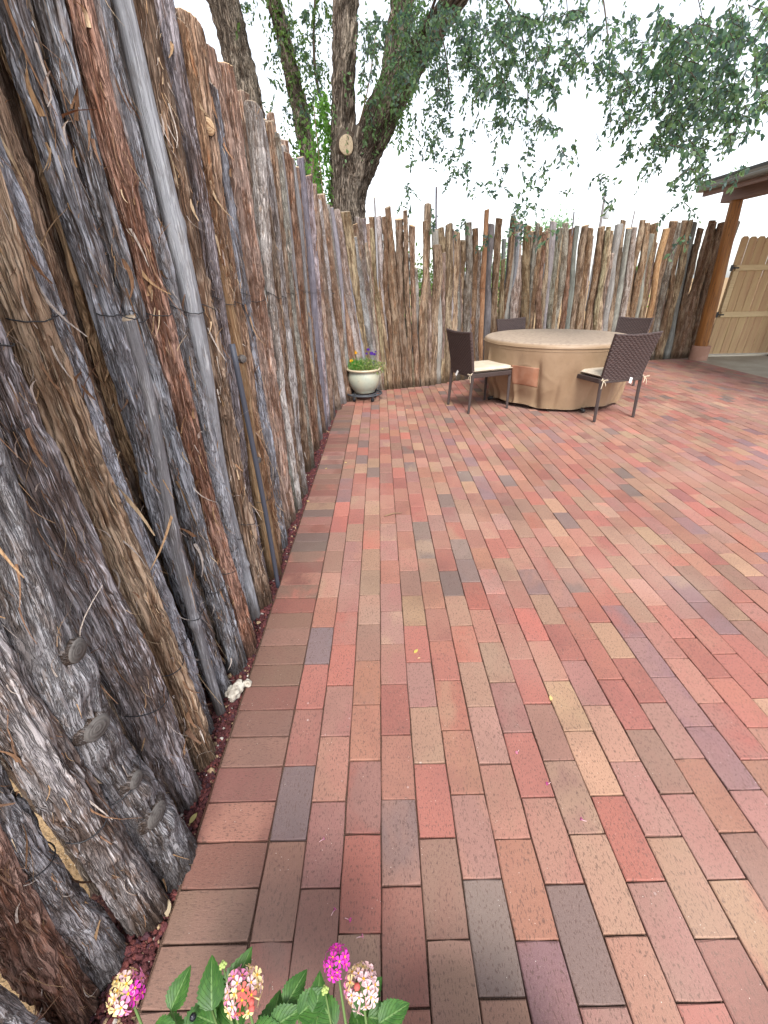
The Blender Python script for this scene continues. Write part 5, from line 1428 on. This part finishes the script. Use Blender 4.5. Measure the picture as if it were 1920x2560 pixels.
leaves = [  # base, direction, length : placed along the stems
 ((.035, -.405, .478), (.25, .75, .35), .042), ((.020, -.42, .480), (.75, -.1, .2), .036), ((.03, -.43, .475), (.2, -.7, .1), .04), ((.088, -.405, .475), (-.25, .8, .4), .052), ((.105, -.40, .47), (.35, .75, .55), .058), ((.095, -.415, .47), (-.8, .2, .1), .04),
 ((.165, -.42, .465), (.8, .3, .3), .045), ((.18, -.40, .46), (.5, .7, .2), .042), ((.20, -.41, .47), (.7, .35, .35), .046), ((.225, -.41, .475), (.0, .8, .3), .038), ((.25, -.42, .47), (-.5, .5, .2), .045), ((.305, -.42, .478), (.85, .35, .1), .044), ((.29, -.41, .46), (.8, -.1, 0), .045),
 ((.06, -.43, .465), (.3, .4, .1), .055), ((.12, -.43, .455), (-.3, .6, .1), .06), ((.16, -.44, .45), (.1, .8, .1), .06), ((.22, -.44, .455), (.1, .6, .2), .055), ((.26, -.44, .45), (.6, .3, .1), .05), ((.0, -.44, .465), (-.6, .3, .1), .045)]
for b_, d_, L_ in leaves: put_leaf(lan, b_, d_, L_*1.0); stem((b_[0]*.6+.15, -.55, .38), b_, .0013, .01)
rg = np.random.RandomState(12)
for k in range(200):
    x_ = rg.uniform(-.03, .34); y_ = rg.uniform(-.60, -.405); z_ = rg.uniform(.36, .462)-.08*max(0, .1-x_)
    put_leaf(lan, (x_, y_, z_), (rg.normal(0, .7), rg.normal(.1, .7), rg.uniform(-.1, .4)), rg.uniform(.035, .058))
V, F = lathe_arr([(0, .0), (.003, .001), (.0045, .004), (.003, .0075), (0, .009)], 12)
link('black_berry', npmesh('black_berry', V, [F]), M('berry', .15, .6).out((.008, .008, .014)), lan, Vector((.068, -.412, .480))-Vector(LO))
for c_ in ((.098, -.372, .508), (.236, -.395, .500)):
    b_ = Acc()
    for k in range(9):
        a_ = k*2.4; V = ico_v*.0022+[.004*math.cos(a_)*(k/9)**.5, .004*math.sin(a_)*(k/9)**.5, .003*(1-k/9)]; b_.add(V, None, ico_f)
    b_.build('bud_cluster', M('bud_green', .6, .2).out((.30, .38, .12)), lan, loc=Vector(c_)-Vector(LO))
    stem((c_[0]*.6+.15, -.55, .38), (c_[0], c_[1], c_[2]-.002), .0012, .01)
st.build('stems', STEM, lan)

# ------------------------------------------------------------------ litter on the bricks
def litter_leaf(x, y, L, col, ang, lab, name='fallen_leaf', cat='leaf', z=.002):
    a_ = Acc(); u = np.linspace(0, 1, 7); w = .24*L*np.sin(np.pi*u)**.8+.0003
    C = np.stack([(u-.5)*L, .06*L*np.sin(u*3), .0015+.10*L*(u-.5)**2], 1); V = np.empty((14, 3)); V[0::2] = C+[0, 1, 0]*w[:, None]+[0, 0, .001]; V[1::2] = C-[0, 1, 0]*w[:, None]+[0, 0, .0015]
    a_.add(V, np.array([[2*k, 2*k+1, 2*k+3, 2*k+2] for k in range(6)]), None, tint=np.append(col, 1))
    o = a_.build(name, LEAFB, loc=(x, y, z)); o.rotation_euler = (0, 0, ang); tag(o, lab, cat); return o
litter_leaf(.443, .650, .026, (.55, .50, .14), .9, 'tiny yellow green leaf lying on a red brick in the middle of the paving')
litter_leaf(.452, .615, .012, (.62, .50, .30), .2, 'speck of pale leaf beside the yellow green leaf on the paving')
litter_leaf(-.222, .058, .030, (.55, .48, .20), 1.2, 'pale yellow leaf on the red gravel at the foot of a thick grey stake')
litter_leaf(-.208, -.135, .034, (.58, .48, .34), 1.9, 'pale wood chip on the gravel edge beside the maroon border bricks', 'wood_chip', 'wood chip')
for i, (x, y) in enumerate(((.02, 2.72), (.33, 3.62), (-.13, 2.6), (1.1, 5.0), (.62, 4.35), (-.19, 2.02), (.9, .42))):
    litter_leaf(x, y, .022, (.62, .50, .22), R.random()*6, ['yellow leaf scrap near the far end of the left border', 'orange yellow leaf scrap on the far bricks below the glazed pot', 'pale scrap on the border bricks two thirds along the fence', 'tiny pale leaf scrap near the foot of the far fence', 'pale leaf scrap between the glazed pot and the left chair', 'pale leaf scrap on the border by the left fence halfway along', 'small pale crumb of leaf on the bricks right of centre'][i])
# dry twig
V, F, T = tube_arr([(-.055, -.018, .006), (-.03, -.012, .009), (-.005, .004, .010), (.02, .014, .008), (.045, .012, .007), (.06, .014, .010)], [.0045, .0052, .0042, .003, .0012], 7, 26)
o = link('dry_twig', npmesh('dry_twig', V, [F, T]), M('dry_twig_bark', .9, .1).out((.22, .14, .09)), None, (.385, 1.80, 0)); tag(o, 'short dry curved twig lying alone on the bricks', 'twig')
# fallen lantana florets
fl = [(.135, -.005, 'beside the purple grey brick near the border'), (.182, -.155, 'at the top edge of a rose brick near the lantana'), (.214, -.16, 'next to another floret near the lantana'), (.243, -.195, 'on the dark red brick above the magenta flower head'), (.80, .135, 'on a rose brick right of centre'), (.86, .03, 'on a grey brown brick toward the lower right'), (.735, .235, 'on the brick joint right of centre'), (.42, -.375, 'at the bottom edge right of the lantana')]
for i, (x, y, lab) in enumerate(fl):
    f_ = empty('fallen_floret', (x, y, .001), R.random()*6); tag(f_, 'tiny fallen pink floret '+lab, 'floret')
    V, F, T = tube_arr([(0, 0, .002), (.006, .001, .003), (.013, 0, .002)], [.0007, .0010], 5, 6); link('tube', npmesh('tube', V, [F, T]), PK['pale'], f_)
    o = bpy.data.objects.new('petals', FM['mag' if i % 3 else 'pink']); COL.objects.link(o); o.parent = f_
    o.matrix_local = Matrix.Translation((.014, 0, .005)) @ Matrix.Rotation(1.2, 4, 'Y') @ Matrix.Scale(.0046, 4)
# pale rocks at the foot of the fence
RK = M('pale_rock', .9, .2); rn = RK.noise(RK.obj(), 45, 4, .6); rn2 = RK.noise(RK.obj(), 160, 2)
RKm = RK.out(RK.ramp(rn, [(.35, (.30, .26, .22)), (.5, (.46, .42, .36)), (.65, (.60, .57, .50))]), rn2, .002)
for (x, y, s_, lab, sd_) in ((-.232, .475, .034, 'mottled grey rock wedged at the foot of the curved slender stake', 1), (-.196, .512, .016, 'small cream rock on the gravel beside the mottled rock', 2)):
    rg_ = np.random.RandomState(sd_); a1 = np.linspace(0, np.pi, 26); a2 = np.linspace(0, 2*np.pi, 40, endpoint=False)
    A1, A2 = np.meshgrid(a1, a2, indexing='ij'); P = np.stack([np.sin(A1)*np.cos(A2), np.sin(A1)*np.sin(A2), np.cos(A1)], -1)
    rr = 1+(nz(P, (1.6, 1.6, 1.6), sd_)-.5)*.8+(nz(P, (4.5, 4.5, 4.5), sd_)-.5)*.35
    P = P*rr[..., None]*s_*np.array([1.15, .8, .72]); gi = np.arange(26*40).reshape(26, 40)
    Q = np.stack([gi[:-1], np.roll(gi[:-1], -1, 1), np.roll(gi[1:], -1, 1), gi[1:]], -1).reshape(-1, 4)
    o = link('rock', npmesh('rock', P.reshape(-1, 3), [Q[:, ::-1]]), RKm, None, (x, y, s_*.35)); o.rotation_euler = (0, 0, .5+sd_); tag(o, lab, 'rock')
